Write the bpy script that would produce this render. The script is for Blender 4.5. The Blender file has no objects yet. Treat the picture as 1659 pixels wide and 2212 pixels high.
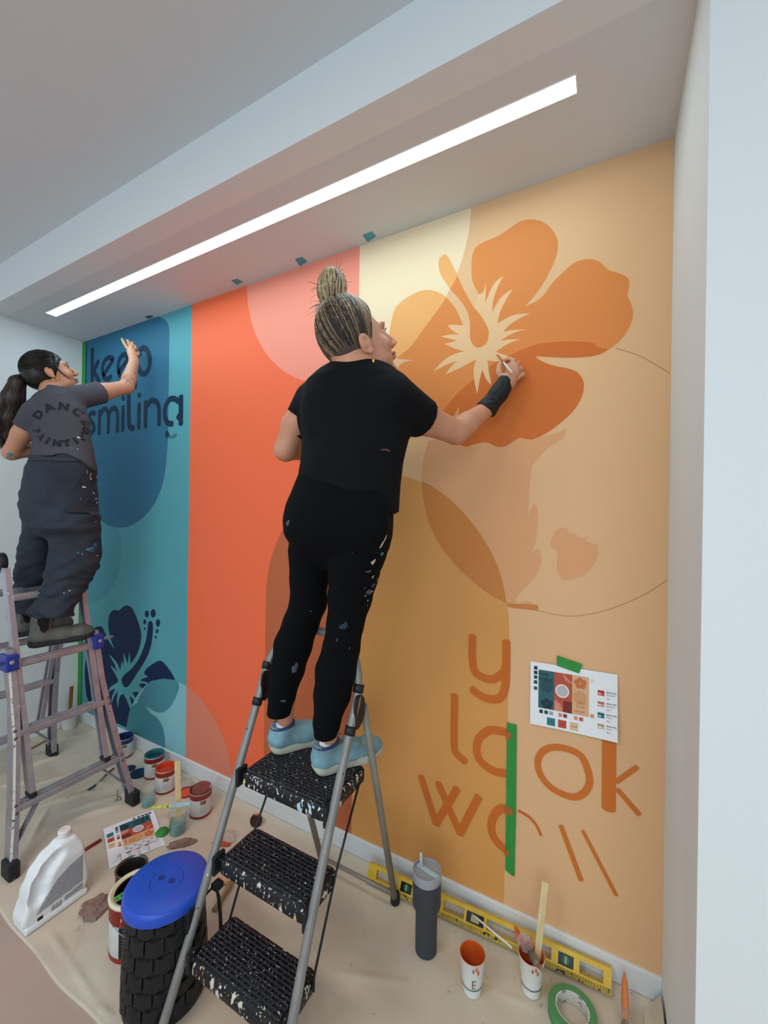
import bpy, bmesh, math, random
import numpy as np
from mathutils import Vector, Matrix, noise
from mathutils.bvhtree import BVHTree
from mathutils.geometry import tessellate_polygon

# ------------------------------------------------------------------ camera
SC = bpy.context.scene
FPX, YAW, PITCH, ROLL = 892.508, 0.4997, -0.0007, 0.0144
DW, HC, HS = 1.6, 1.5688, 2.783          # camera distance to mural wall, camera height, soffit height
X0, X1, X2, X3 = -3.416, -2.194, -1.020, 0.167   # left corner, stripe joints, right corner
YR = -0.5485                              # front plane of the alcove
ZC = 3.007                                # high ceiling
_F = Vector((-math.sin(YAW)*math.cos(PITCH), math.cos(YAW)*math.cos(PITCH), math.sin(PITCH)))
_R = Vector((math.cos(YAW), math.sin(YAW), 0)); _U = _R.cross(_F)
_c, _s = math.cos(ROLL), math.sin(ROLL)
_R, _U = _c*_R + _s*_U, -_s*_R + _c*_U
C0 = Vector((0, -DW, HC))
cam = bpy.data.cameras.new('camera'); co = bpy.data.objects.new('camera', cam)
SC.collection.objects.link(co); SC.camera = co
cam.sensor_fit = 'HORIZONTAL'; cam.sensor_width = 36; cam.lens = FPX/1659*36
cam.clip_start = 0.02
m = Matrix((_R, _U, -_F)).transposed().to_4x4(); m.translation = C0; co.matrix_world = m

# ------------------------------------------------------------------ world, lamps, exposure
w = bpy.data.worlds.new('world'); SC.world = w; w.use_nodes = True
w.node_tree.nodes['Background'].inputs[0].default_value = (0.72, 0.87, 1.0, 1)
w.node_tree.nodes['Background'].inputs[1].default_value = 0.64
def area(name, loc, size, power, col, rot=(0, 0, 0)):
    l = bpy.data.lights.new(name, 'AREA'); l.shape = 'RECTANGLE'; l.size, l.size_y = size
    l.energy = power; l.color = col
    o = bpy.data.objects.new(name, l); SC.collection.objects.link(o); o.location = loc; o.rotation_euler = rot
    return o
area('ceiling_lamp', (-1.4, -2.6, 2.97), (1.2, 0.6), 24, (1.0, 0.97, 0.93))
area('ceiling_lamp', (0.6, -3.4, 2.97), (1.2, 0.6), 20, (1.0, 0.97, 0.93))
area('window_light', (0.6, -4.9, 1.7), (3.0, 1.8), 38, (0.66, 0.86, 1.0), (math.radians(90), 0, math.radians(20)))
LED_POWER = 17.5
SC.view_settings.view_transform = 'Standard'; SC.view_settings.look = 'None'
SC.view_settings.gamma = 1; SC.view_settings.use_curve_mapping = False
SC.view_settings.exposure = 0.36

# ------------------------------------------------------------------ picture geometry helpers
def _ray(x, y): return _F + _R*((x-829.5)/FPX) - _U*((y-1106)/FPX)
def atz(x, y, z=0.0):
    d = _ray(x, y); t = (z-C0.z)/d.z; return C0 + d*t
def aty(x, y, Y=0.0):
    d = _ray(x, y); t = (Y-C0.y)/d.y; return C0 + d*t
def pj(P):
    d = Vector(P)-C0; z = d.dot(_F)
    return 829.5+FPX*d.dot(_R)/z, 1106-FPX*d.dot(_U)/z

# ------------------------------------------------------------------ materials
def lin(c):
    if isinstance(c, str):
        c = c.lstrip('#'); c = [int(c[i:i+2], 16)/255 for i in (0, 2, 4)]
    return tuple(((v/12.92) if v <= .04045 else ((v+.055)/1.055)**2.4) for v in c[:3]) + (1,)
MATS = {}
def mat(name, col, rough=.5, metal=0, spec=.5, var=0, vscale=8, bump=0, bscale=60, trans=0, ior=1.45,
        splats=None, emit=0, stretch=None, alpha=1, sss=0, dark=None, coat=0):
    if name in MATS: return MATS[name]
    m = bpy.data.materials.new(name); m.use_nodes = True; nt = m.node_tree; N = nt.nodes; L = nt.links
    b = N['Principled BSDF']; b.inputs['Roughness'].default_value = rough; b.inputs['Metallic'].default_value = metal
    b.inputs['Specular IOR Level'].default_value = spec; b.inputs['IOR'].default_value = ior
    b.inputs['Transmission Weight'].default_value = trans; b.inputs['Alpha'].default_value = alpha
    b.inputs['Coat Weight'].default_value = coat
    if sss:
        b.inputs['Subsurface Weight'].default_value = sss
        b.inputs['Subsurface Radius'].default_value = (1, .35, .2); b.inputs['Subsurface Scale'].default_value = .01
    base = lin(col)
    tc = N.new('ShaderNodeTexCoord'); src = tc.outputs['Object']
    if stretch:
        mp = N.new('ShaderNodeMapping'); mp.inputs['Scale'].default_value = stretch; L.new(src, mp.inputs[0]); src = mp.outputs[0]
    cur = None
    if var:
        n = N.new('ShaderNodeTexNoise'); n.inputs['Scale'].default_value = vscale; n.inputs['Detail'].default_value = 5
        L.new(src, n.inputs['Vector'])
        mx = N.new('ShaderNodeMix'); mx.data_type = 'RGBA'
        d = lin(dark) if dark else tuple(v*(1-var) for v in base[:3])+(1,)
        mx.inputs['A'].default_value = d
        mx.inputs['B'].default_value = base if dark else tuple(min(1, v*(1+var*.6)) for v in base[:3])+(1,)
        rp = N.new('ShaderNodeMapRange'); rp.inputs[1].default_value = .32; rp.inputs[2].default_value = .68
        L.new(n.outputs[0], rp.inputs[0]); L.new(rp.outputs[0], mx.inputs['Factor']); cur = mx.outputs['Result']
    for i, (sc, scale, th) in enumerate(splats or []):
        n = N.new('ShaderNodeTexNoise'); n.inputs['Scale'].default_value = scale; n.inputs['Detail'].default_value = 2.5
        n.inputs['Roughness'].default_value = .6
        mp = N.new('ShaderNodeMapping'); mp.inputs['Location'].default_value = (i*3.7+1, i*1.9, i*5.3)
        L.new(src, mp.inputs[0]); L.new(mp.outputs[0], n.inputs['Vector'])
        rp = N.new('ShaderNodeMapRange'); rp.inputs[1].default_value = th; rp.inputs[2].default_value = th+.012
        L.new(n.outputs[0], rp.inputs[0])
        mx = N.new('ShaderNodeMix'); mx.data_type = 'RGBA'
        if cur: L.new(cur, mx.inputs['A'])
        else: mx.inputs['A'].default_value = base
        mx.inputs['B'].default_value = lin(sc); L.new(rp.outputs[0], mx.inputs['Factor']); cur = mx.outputs['Result']
    if cur: L.new(cur, b.inputs['Base Color'])
    else: b.inputs['Base Color'].default_value = base
    if bump:
        n = N.new('ShaderNodeTexNoise'); n.inputs['Scale'].default_value = bscale; n.inputs['Detail'].default_value = 4
        L.new(src, n.inputs['Vector'])
        bp = N.new('ShaderNodeBump'); bp.inputs['Strength'].default_value = bump; bp.inputs['Distance'].default_value = .004
        L.new(n.outputs[0], bp.inputs['Height']); L.new(bp.outputs[0], b.inputs['Normal'])
    if emit:
        b.inputs['Emission Color'].default_value = base; b.inputs['Emission Strength'].default_value = emit
    m.diffuse_color = base
    MATS[name] = m
    return m

# ------------------------------------------------------------------ object helpers
COL = SC.collection
ROOTLOC = {}
def tag(o, label=None, cat=None, group=None, kind=None):
    if label: o['label'] = label
    if cat: o['category'] = cat
    if group: o['group'] = group
    if kind: o['kind'] = kind
    return o
def thing(name, loc, label, cat, group=None):
    o = bpy.data.objects.new(name, None); COL.objects.link(o); o.location = loc; o.empty_display_size = .05
    ROOTLOC[o] = Vector(loc); return tag(o, label, cat, group)
def rootloc(o):
    while o is not None and o not in ROOTLOC: o = o.parent
    return ROOTLOC[o] if o is not None else Vector((0, 0, 0))
def link(name, V, Fc, m, parent=None, smooth=False, local=False, angle=None):
    """vertices in world coordinates unless local"""
    me = bpy.data.meshes.new(name)
    V = np.asarray([tuple(v) for v in V] if not isinstance(V, np.ndarray) else V, dtype=float)
    if parent is not None and not local: V = V - np.array(rootloc(parent))
    me.from_pydata(V.tolist(), [], Fc if isinstance(Fc, list) else Fc.tolist())
    me.update()
    o = bpy.data.objects.new(name, me); COL.objects.link(o)
    if m: me.materials.append(m)
    if smooth: me.polygons.foreach_set('use_smooth', [True]*len(me.polygons))
    if smooth and angle:
        me.set_sharp_from_angle(angle=math.radians(angle))
    if parent is not None: o.parent = parent
    return o
def reroot(o, loc):
    """move the origin of a lone mesh to loc, keeping it in place"""
    me = o.data; L = Vector(loc)
    for v in me.vertices: v.co -= L
    o.location = L; ROOTLOC[o] = L; return o
class MB:
    def __init__(s): s.v = []; s.f = []
    def add(s, V, Fc):
        b = len(s.v); s.v += [tuple(v) for v in V]; s.f += [[b+i for i in f] for f in Fc]; return s
    def box(s, c, size, R=None, bev=0):
        bm = bmesh.new(); bmesh.ops.create_cube(bm, size=1)
        for v in bm.verts: v.co = Vector((v.co.x*size[0], v.co.y*size[1], v.co.z*size[2]))
        if bev: bmesh.ops.bevel(bm, geom=bm.edges[:]+bm.verts[:], offset=bev, segments=2, affect='EDGES', profile=.5)
        M = (R.to_4x4() if R is not None else Matrix.Identity(4)); M = Matrix.Translation(c) @ M
        bm.verts.ensure_lookup_table(); bm.verts.index_update()
        s.add([M @ v.co for v in bm.verts], [[v.index for v in f.verts] for f in bm.faces]); bm.free(); return s
    def bar(s, p, q, wd, th, side=None, bev=0):
        """rectangular bar from p to q; th measured along 'side' direction"""
        p, q = Vector(p), Vector(q); d = (q-p); L = d.length; z = d.normalized()
        sd = Vector(side) if side is not None else (Vector((0, 0, 1)) if abs(z.z) < .9 else Vector((0, 1, 0)))
        x = (sd - z*sd.dot(z)).normalized(); y = z.cross(x)
        return s.box((p+q)/2, (th, wd, L), Matrix((x, y, z)).transposed(), bev)
    def tube(s, pts, r, n=10, cap=True, closed=False, flat=1.0):
        pts = [Vector(p) for p in pts]; rs = r if isinstance(r, (list, tuple)) else [r]*len(pts)
        k = len(pts); rings = []; prev = None
        for i, p in enumerate(pts):
            a = pts[i-1] if (i or closed) else p; b = pts[(i+1) % k] if (i < k-1 or closed) else p
            t = (b-a).normalized()
            if prev is None:
                u = t.orthogonal().normalized()
            else:
                u = (prev - t*prev.dot(t)).normalized()
            prev = u; v = t.cross(u)
            rings.append([p + (u*math.cos(2*math.pi*j/n) + v*math.sin(2*math.pi*j/n)*flat)*rs[i] for j in range(n)])
        V = [q for rg in rings for q in rg]; Fc = []
        for i in range(k if closed else k-1):
            for j in range(n):
                a = i*n+j; b = i*n+(j+1) % n; c = ((i+1) % k)*n+(j+1) % n; d = ((i+1) % k)*n+j
                Fc.append([a, b, c, d])
        if cap and not closed: Fc += [list(range(n))[::-1], [(k-1)*n+j for j in range(n)]]
        return s.add(V, Fc)
    def lathe(s, c, prof, n=32, axis=(0, 0, 1), up=None, capb=True, capt=True):
        """prof = [(r, h)...] round the axis at c"""
        A = Vector(axis).normalized(); u = A.orthogonal().normalized(); v = A.cross(u); c = Vector(c)
        V = []; Fc = []
        for r, h in prof:
            for j in range(n):
                t = 2*math.pi*j/n; V.append(c + A*h + (u*math.cos(t)+v*math.sin(t))*r)
        for i in range(len(prof)-1):
            for j in range(n):
                Fc.append([i*n+j, i*n+(j+1) % n, (i+1)*n+(j+1) % n, (i+1)*n+j])
        if capb: Fc.append(list(range(n))[::-1])
        if capt: Fc.append([(len(prof)-1)*n+j for j in range(n)])
        return s.add(V, Fc)
    def ell(s, c, r, R=None, n=16, m=10):
        V = []; Fc = []; c = Vector(c)
        for i in range(m+1):
            a = math.pi*i/m
            for j in range(n):
                t = 2*math.pi*j/n
                p = Vector((r[0]*math.sin(a)*math.cos(t), r[1]*math.sin(a)*math.sin(t), r[2]*math.cos(a)))
                V.append(c + (R @ p if R is not None else p))
        for i in range(m):
            for j in range(n): Fc.append([i*n+j, (i+1)*n+j, (i+1)*n+(j+1) % n, i*n+(j+1) % n])
        return s.add(V, Fc)
    def prism(s, poly, fr, depth):
        """poly in 2-D, fr(u,v,w)->world, extruded w from 0..depth"""
        n = len(poly); V = [fr(u, v, 0) for u, v in poly]+[fr(u, v, depth) for u, v in poly]
        Fc = [list(range(n))[::-1], [n+i for i in range(n)]]+[[i, (i+1) % n, n+(i+1) % n, n+i] for i in range(n)]
        return s.add(V, Fc)
    def out(s, name, m, parent=None, smooth=False, angle=None, local=False):
        return link(name, s.v, s.f, m, parent, smooth, local, angle)
def frame(origin, xd, yd):
    o = Vector(origin); x = Vector(xd).normalized(); y = Vector(yd).normalized(); z = x.cross(y)
    return lambda u, v, w=0: o + x*u + y*v + z*w
def rnd(a, b): return random.uniform(a, b)
def crom(pts, n=6, closed=True):
    """Catmull-Rom through pts; a third element of 1 marks a corner"""
    P = [(p[0], p[1]) for p in pts]; K = [len(p) > 2 for p in pts]; k = len(P); out = []
    for i in range(k if closed else k-1):
        p1, p2 = P[i], P[(i+1) % k]
        p0 = P[i-1] if (i or closed) else p1; p3 = P[(i+2) % k] if (i+2 < k or closed) else p2
        if K[i]: p0 = p1
        if K[(i+1) % k]: p3 = p2
        for j in range(n):
            t = j/n; t2 = t*t; t3 = t2*t
            out.append(tuple(.5*((2*b)+(-a+c)*t+(2*a-5*b+4*c-d)*t2+(-a+3*b-3*c+d)*t3) for a, b, c, d in zip(p0, p1, p2, p3)))
    if not closed: out.append(P[-1])
    return out
_fonts = {}
def text_mesh(txt, size, bold=0.0, align='LEFT'):
    c = bpy.data.curves.new('t', 'FONT'); c.body = txt; c.size = size; c.offset = bold; c.align_x = align
    c.resolution_u = 3
    o = bpy.data.objects.new('t', c); COL.objects.link(o)
    dg = bpy.context.evaluated_depsgraph_get(); me = bpy.data.meshes.new_from_object(o.evaluated_get(dg))
    V = [v.co.copy() for v in me.vertices]; Fc = [list(p.vertices) for p in me.polygons]
    bpy.data.objects.remove(o); bpy.data.curves.remove(c); bpy.data.meshes.remove(me)
    return V, Fc

# ------------------------------------------------------------------ implicit surfaces (for bodies, clothes, soft things)
def smin(a, b, k):
    if k <= 0: return np.minimum(a, b)
    h = np.clip(.5+.5*(b-a)/k, 0, 1); return b*(1-h)+a*h-k*h*(1-h)
class Field:
    def __init__(s, k=.02): s.p = []; s.k = k; s.post = []
    def cone(s, p, q, r1, r2, k=None, sub=False):
        p = np.array(p, float); q = np.array(q, float); d = q-p; L2 = max(d@d, 1e-9)
        def f(X, Y, Z):
            t = np.clip(((X-p[0])*d[0]+(Y-p[1])*d[1]+(Z-p[2])*d[2])/L2, 0, 1)
            return np.sqrt((X-p[0]-t*d[0])**2+(Y-p[1]-t*d[1])**2+(Z-p[2]-t*d[2])**2)-(r1+(r2-r1)*t)
        r = max(r1, r2); s.p.append((f, np.minimum(p, q)-r, np.maximum(p, q)+r, k, sub)); return s
    def chain(s, pts, rs, k=None):
        for a, b, c, d in zip(pts[:-1], pts[1:], rs[:-1], rs[1:]): s.cone(a, b, c, d, k)
        return s
    def ell(s, c, r, R=None, k=None, sub=False):
        c = np.array(c, float); r = np.array(r, float); M = np.array(R if R is not None else np.eye(3), float)
        def f(X, Y, Z):
            x, y, z = X-c[0], Y-c[1], Z-c[2]
            u = [(M[0, i]*x+M[1, i]*y+M[2, i]*z) for i in range(3)]
            k0 = np.sqrt(sum((u[i]/r[i])**2 for i in range(3)))+1e-9; k1 = np.sqrt(sum((u[i]/r[i]**2)**2 for i in range(3)))+1e-9
            return k0*(k0-1)/k1
        m = r.max(); s.p.append((f, c-m, c+m, k, sub)); return s
    def loft(s, secs, k=None):
        """secs = [(z, cx, cy, a, b, phi)] elliptical sections stacked in z"""
        S = np.array(sorted(secs)); z0, z1 = S[0, 0], S[-1, 0]
        def f(X, Y, Z):
            q = [np.interp(Z, S[:, 0], S[:, i]) for i in range(1, 6)]
            x, y = X-q[0], Y-q[1]; c, sn = np.cos(q[4]), np.sin(q[4])
            u = (x*c+y*sn)/q[2]; v = (-x*sn+y*c)/q[3]; kk = np.sqrt(u*u+v*v)+1e-6
            g = np.sqrt((u/q[2])**2+(v/q[3])**2)+1e-6
            d = kk*(kk-1)/g
            e = np.maximum(Z-z1, z0-Z); return np.maximum(d, e)
        m = S[:, 3:5].max(); s.p.append((f, np.array([S[:, 1].min()-m, S[:, 2].min()-m, z0]), np.array([S[:, 1].max()+m, S[:, 2].max()+m, z1]), k, False)); return s
    def bounds(s, pad=.02):
        A = [p for p in s.p if not p[4]]
        return np.min([p[1] for p in A], axis=0)-pad, np.max([p[2] for p in A], axis=0)+pad
    def eval(s, lo, hi, h):
        n = np.ceil((np.array(hi)-lo)/h).astype(int)+1
        ax = [lo[i]+h*np.arange(n[i], dtype=np.float64) for i in range(3)]
        D = np.full(n, .2, dtype=np.float64)
        for f, a, b, k, sub in s.p:
            k = s.k if k is None else k
            i0 = np.maximum(((a-lo-k-.03)/h).astype(int), 0); i1 = np.minimum(((b-lo+k+.03)/h).astype(int)+2, n)
            if (i1 <= i0).any(): continue
            sl = tuple(slice(i0[j], i1[j]) for j in range(3))
            X, Y, Z = np.meshgrid(*[ax[j][sl[j]] for j in range(3)], indexing='ij', sparse=True)
            d = f(X, Y, Z)+np.zeros_like(D[sl])
            D[sl] = -smin(-D[sl], d, k) if sub else smin(D[sl], d, k)
        X, Y, Z = np.meshgrid(*ax, indexing='ij', sparse=True)
        for g in s.post: D = g(D, X, Y, Z)
        D[0], D[-1], D[:, 0], D[:, -1], D[:, :, 0], D[:, :, -1] = [np.maximum(q, 1e-4) for q in (D[0], D[-1], D[:, 0], D[:, -1], D[:, :, 0], D[:, :, -1])]
        return D
    def mesh(s, h=.005, lo=None, hi=None):
        a, b = s.bounds()
        lo = a if lo is None else np.array(lo, float); hi = b if hi is None else np.array(hi, float)
        return nets(s.eval(lo, hi, h), lo, h)
def nets(D, lo, h):
    S = D < 0; n = np.array(D.shape)
    c = np.zeros(n-1, dtype=np.int8)
    for i in (0, 1):
        for j in (0, 1):
            for k in (0, 1): c += S[i:n[0]-1+i, j:n[1]-1+j, k:n[2]-1+k]
    act = (c > 0) & (c < 8); idx = -np.ones(n-1, dtype=np.int64); I = np.argwhere(act); idx[act] = np.arange(len(I))
    P = np.zeros((len(I), 3)); W = np.zeros(len(I))
    cor = [(i, j, k) for i in (0, 1) for j in (0, 1) for k in (0, 1)]
    for a in cor:
        for ax in range(3):
            if a[ax]: continue
            b = list(a); b[ax] = 1
            A = I+a; B = I+b; da = D[A[:, 0], A[:, 1], A[:, 2]]; db = D[B[:, 0], B[:, 1], B[:, 2]]
            m = (da < 0) != (db < 0); t = np.where(m, da/np.where(m, da-db, 1), 0)
            q = np.array(a, float)[None]+np.zeros((len(I), 3)); q[:, ax] = t
            P += q*m[:, None]; W += m
    V = (I+P/W[:, None])*h+lo; Fs = []
    for ax in range(3):
        u, v = [(1, 2), (2, 0), (0, 1)][ax]
        s0 = [slice(0, None)]*3; s1 = [slice(0, None)]*3; s0[ax] = slice(0, n[ax]-1); s1[ax] = slice(1, n[ax])
        A = S[tuple(s0)]; B = S[tuple(s1)]; E = np.argwhere(A != B)
        ok = (E[:, u] > 0) & (E[:, v] > 0) & (E[:, u] < n[u]-1) & (E[:, v] < n[v]-1); E = E[ok]
        fl = A[E[:, 0], E[:, 1], E[:, 2]]
        q = []
        for du, dv in ((0, 0), (-1, 0), (-1, -1), (0, -1)):
            c = E.copy(); c[:, u] += du; c[:, v] += dv; q.append(idx[c[:, 0], c[:, 1], c[:, 2]])
        q = np.stack(q, 1); q[~fl] = q[~fl][:, ::-1]; Fs.append(q)
    return V, np.concatenate(Fs)
def merge(parts):
    V = []; Fc = []; b = 0
    for v, f in parts: V.append(v); Fc.append(f+b); b += len(v)
    return np.concatenate(V), np.concatenate(Fc)
def dropbox(V, Fc, lo, hi):
    c = V[Fc].mean(1); m = ((c > lo) & (c < hi)).all(1); return V, Fc[~m]
def wob(D, X, Y, Z, amp, f, seed=0, st=(1, 1, 1)):
    r = np.random.RandomState(seed); o = 0
    for i in range(6):
        k = r.normal(size=3); k /= np.linalg.norm(k); k = k*f*(.6+.9*r.rand())*np.array(st); o = o+np.sin(X*k[0]+Y*k[1]+Z*k[2]+r.rand()*6.28)
    return D+amp*o/2.4
def crease(D, X, Y, Z, a, b, amp, wd):
    a = np.array(a); d = np.array(b)-a; t = np.clip(((X-a[0])*d[0]+(Y-a[1])*d[1]+(Z-a[2])*d[2])/(d@d), 0, 1)
    q = (X-a[0]-t*d[0])**2+(Y-a[1]-t*d[1])**2+(Z-a[2]-t*d[2])**2
    return D-amp*np.exp(-q/wd**2)
def sec(pl, pr, py, Y, ratio, phi):
    """elliptical section whose silhouette spans pixels pl..pr at row py, centred in plane y=Y"""
    mid = (pl+pr)/2; c = aty(mid, py, Y)
    e = .01; gx = (pj(c+Vector((e, 0, 0)))[0]-pj(c)[0])/e; gy = (pj(c+Vector((0, e, 0)))[0]-pj(c)[0])/e
    s = math.cos(phi)*gx+math.sin(phi)*gy; n = -math.sin(phi)*gx+math.cos(phi)*gy
    a = (pr-pl)/2/math.sqrt(s*s+(ratio*n)**2)
    return (c.z, c.x, c.y, a, a*ratio, phi)
def bvh_of(o):
    me = o.data; L = rootloc(o)
    return BVHTree.FromPolygons([tuple(v.co+L) for v in me.vertices], [list(p.vertices) for p in me.polygons])
def drape(V, bvh, dirn, off=.0015):
    out = []
    for v in V:
        h = bvh.ray_cast(Vector(v), Vector(dirn))
        out.append((h[0]-Vector(dirn).normalized()*off) if h[0] is not None else None)
    return out
def decal(name, V, Fc, bvh, dirn, m, parent, off=.0015):
    W = drape(V, bvh, dirn, off); keep = [f for f in Fc if all(W[i] is not None for i in f)]
    if not keep: return None
    W = [p if p is not None else Vector((0, 0, 0)) for p in W]
    used = sorted({i for f in keep for i in f}); mp = {j: i for i, j in enumerate(used)}
    return link(name, [W[i] for i in used], [[mp[i] for i in f] for f in keep], m, parent)
# ================================================================== SETTING
WHITE = mat('white_wall_paint', '#dfe3e2', .75, bump=.08, bscale=220)
WARM = mat('ceiling_paint', '#d6dadb', .8, bump=.08, bscale=200)
M_BASE = mat('baseboard_paint', '#dfe2e3', .45)
M_FLOOR = mat('tan_floor_paper', '#b29a8c', .8, var=.05, vscale=5)
def struct(name, label=None, mb=None, m=None, parent=None):
    o = mb.out(name, m, parent); o['kind'] = 'structure'
    if label: o['label'] = label
    return o
def slab(x0, x1, y0, y1, z0, z1): return MB().box(((x0+x1)/2, (y0+y1)/2, (z0+z1)/2), (x1-x0, y1-y0, z1-z0))
W_BACK = struct('wall_back', 'long alcove wall painted with a teal, orange and peach mural', slab(X0, X3, 0, .1, 0, HS), mat('peach_wall', '#dcae84', .6, bump=.05, bscale=250))
struct('wall_left', 'white end wall of the alcove behind the tall ladder', slab(X0-.1, X0, YR+.1, .1, 0, HS), WHITE)
struct('wall_right', 'white return wall at the right end of the mural', slab(X3, X3+.1, YR+.1, .1, 0, HS), WHITE)
struct('wall_front_right', 'pale blue-white wall face at the right edge', slab(X3+.0, 3.2, YR, YR+.1, 0, ZC), WHITE)
struct('wall_front_left', 'white wall face left of the alcove', slab(-5.5, X0, YR, YR+.1, 0, ZC), WHITE)
struct('ceiling', 'white ceiling of the room in front of the alcove', slab(-5.5, 3.2, -5.0, YR, ZC, ZC+.1), WARM)
LX0, LX1, LY0, LY1 = -3.115, -.095, -.356, -.294
sf = MB()
for a in ((X0, X3, YR+.1, LY0), (X0, X3, LY1, 0), (X0, LX0, LY0, LY1), (LX1, X3, LY0, LY1)):
    sf.box(((a[0]+a[1])/2, (a[2]+a[3])/2, HS+.05), (a[1]-a[0], a[3]-a[2], .1))
struct('ceiling_soffit', 'lowered soffit over the mural with a recessed strip light', sf, WARM)
struct('trim_1', 'upright fascia between the high ceiling and the soffit', slab(X0, X3, YR, YR+.1, HS, ZC), WHITE)
struct('floor', 'tan paper-covered floor in the lower left corner', slab(-5.5, 3.2, -5.0, .1, -.1, 0), M_FLOOR)
bb = MB().box(((X0+X3)/2, -.007, .046), (X3-X0, .014, .092), bev=.002)
struct('baseboard_back', 'white baseboard under the mural', bb, M_BASE)
bb = MB().box((X0+.007, YR/2, .046), (.014, -YR, .092), bev=.002)
struct('baseboard_left', 'white baseboard on the left end wall', bb, M_BASE)

# strip light
t = thing('strip_light', ((LX0+LX1)/2, -.325, HS), 'long glowing linear ceiling light recessed in the soffit above the mural', 'light')
fr_ = MB(); e = .004
for a in ((LX0, LX1, LY0, LY0+e), (LX0, LX1, LY1-e, LY1), (LX0, LX0+e, LY0+e, LY1-e), (LX1-e, LX1, LY0+e, LY1-e)):
    fr_.box(((a[0]+a[1])/2, (a[2]+a[3])/2, HS+.012), (a[1]-a[0], a[3]-a[2], .026))
fr_.out('frame', mat('light_frame', '#eef0f0', .5), t)
MB().box(((LX0+LX1)/2, (LY0+LY1)/2, HS+.006), (LX1-LX0-2*e, LY1-LY0-2*e, .006)).out('diffuser', mat('led_glow', (.86, .97, 1.0), emit=LED_POWER), t)

# ------------------------------------------------------------------ mural paint
def WP(x, y): p = aty(x, y, 0); return (p.x, p.z)
def clip(poly, xa, xb, za, zb):
    for ax, lim, sg in ((0, xa, 1), (0, xb, -1), (1, za, 1), (1, zb, -1)):
        out = []
        for i in range(len(poly)):
            p, q = poly[i-1], poly[i]; dp, dq = sg*(p[ax]-lim), sg*(q[ax]-lim)
            if (dp >= 0) != (dq >= 0):
                t = dp/(dp-dq); out.append((p[0]+(q[0]-p[0])*t, p[1]+(q[1]-p[1])*t))
            if dq >= 0: out.append(q)
        poly = out
        if not poly: return []
    return poly
ZB = .0
LAYER = [1]
def paint(name, poly, col, xa=X0, xb=X3, layer=None, rough=.55, label=None):
    """poly in wall metres"""
    poly = clip(poly, xa+.0003, xb-.0003, ZB+.09, HS-.0005)
    if len(poly) < 3: return
    LAYER[0] += 1; y = -.00003*(layer or LAYER[0])
    tri = tessellate_polygon([[Vector((a, b, 0)) for a, b in poly]])
    V = [(a, y, b) for a, b in poly]; Fc = []
    for f in tri:
        a, b, c = [Vector(V[i]) for i in f]; Fc.append(list(f) if (b-a).cross(c-a).y < 0 else list(f)[::-1])
    o = link(name, V, Fc, mat('paint_'+col, col, rough, spec=.25, bump=.03, bscale=180), W_BACK)
    if label: o['label'] = label
    return o
def Zt(ox, oy, s): return lambda pts: [((p[0]/s+ox), (p[1]/s+oy))+tuple(p[2:]) for p in pts]
def pxpoly(pts, n=6): return [WP(*p) for p in crom(pts, n)]
def circ_fit(px):
    P = np.array([WP(*p) for p in px]); A = np.c_[2*P, np.ones(len(P))]; s = np.linalg.lstsq(A, (P**2).sum(1), rcond=None)[0]
    return s[0], s[1], math.sqrt(s[2]+s[0]**2+s[1]**2)
def circ(c, n=96, a0=0, a1=2*math.pi): return [(c[0]+c[2]*math.cos(a0+(a1-a0)*i/n), c[1]+c[2]*math.sin(a0+(a1-a0)*i/n)) for i in range(n)]
def stroke(name, pts, wd, col, closed=False, n=6, cap=True, smooth=True, taper=None):
    """pts in picture pixels; wd in metres on the wall"""
    P = [Vector(WP(*p)) for p in (crom(pts, n, closed) if smooth and len(pts) > 2 else [q[:2] for q in pts])]
    k = len(P); Lf = []; Rt = []
    for i in range(k):
        a = P[i-1] if (i or closed) else P[i]; b = P[(i+1) % k] if (i < k-1 or closed) else P[i]
        d = (b-a).normalized(); nn = Vector((-d.y, d.x)); h = wd/2*(1 if not taper else taper[0]+(taper[1]-taper[0])*i/(k-1))
        Lf.append(P[i]+nn*h); Rt.append(P[i]-nn*h)
    LAYER[0] += 1; y = -.00003*LAYER[0]
    V = [(q.x, y, q.y) for q in Lf]+[(q.x, y, q.y) for q in Rt]
    Fc = [[i, (i+1) % k, k+(i+1) % k, k+i] for i in range(k if closed else k-1)]
    if cap and not closed:
        for c, d in ((P[0], (P[0]-P[1]).normalized()), (P[-1], (P[-1]-P[-2]).normalized())):
            b = len(V); h = wd*.5*(1 if not taper else (taper[0] if c is P[0] else taper[1])); a0 = math.atan2(d.y, d.x)
            for j in range(9):
                an = a0-math.pi/2+math.pi*j/8; q = .55  # flattened brush ends
                V.append((c.x+h*(math.cos(an)-(1-q)*max(0, math.cos(an-a0))*math.cos(a0)), y, c.y+h*(math.sin(an)-(1-q)*max(0, math.cos(an-a0))*math.sin(a0))))
            Fc.append([b+j for j in range(9)])
    o = link(name, V, Fc, mat('paint_'+col, col, .55, spec=.25, bump=.03, bscale=180), W_BACK); return o
TEAL, TEAL2, TEAL3, NAVY = '#57a0a9', '#2f6b89', '#86bfc6', '#0b2549'
ORNG, SALM, SALM2, RUST = '#f56f47', '#f2937c', '#dd8368', '#bd6540'
CREAM, PEACH, TAN, BIGC, OVER = '#f0d6b0', '#e4b586', '#dc9b56', '#dfa272', '#cc8142'
FL1, FL2, FL3, LET = '#df8744', '#eeab66', '#d06d2d', '#cc6b2a'
rect = lambda a, b, c=.0, d=HS: [(a, c), (b, c), (b, d), (a, d)]
paint('painted_panel', rect(X0, X1), TEAL, label='teal painted third of the mural')
paint('painted_panel', rect(X1, X2), ORNG, label='orange painted third of the mural')
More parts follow.
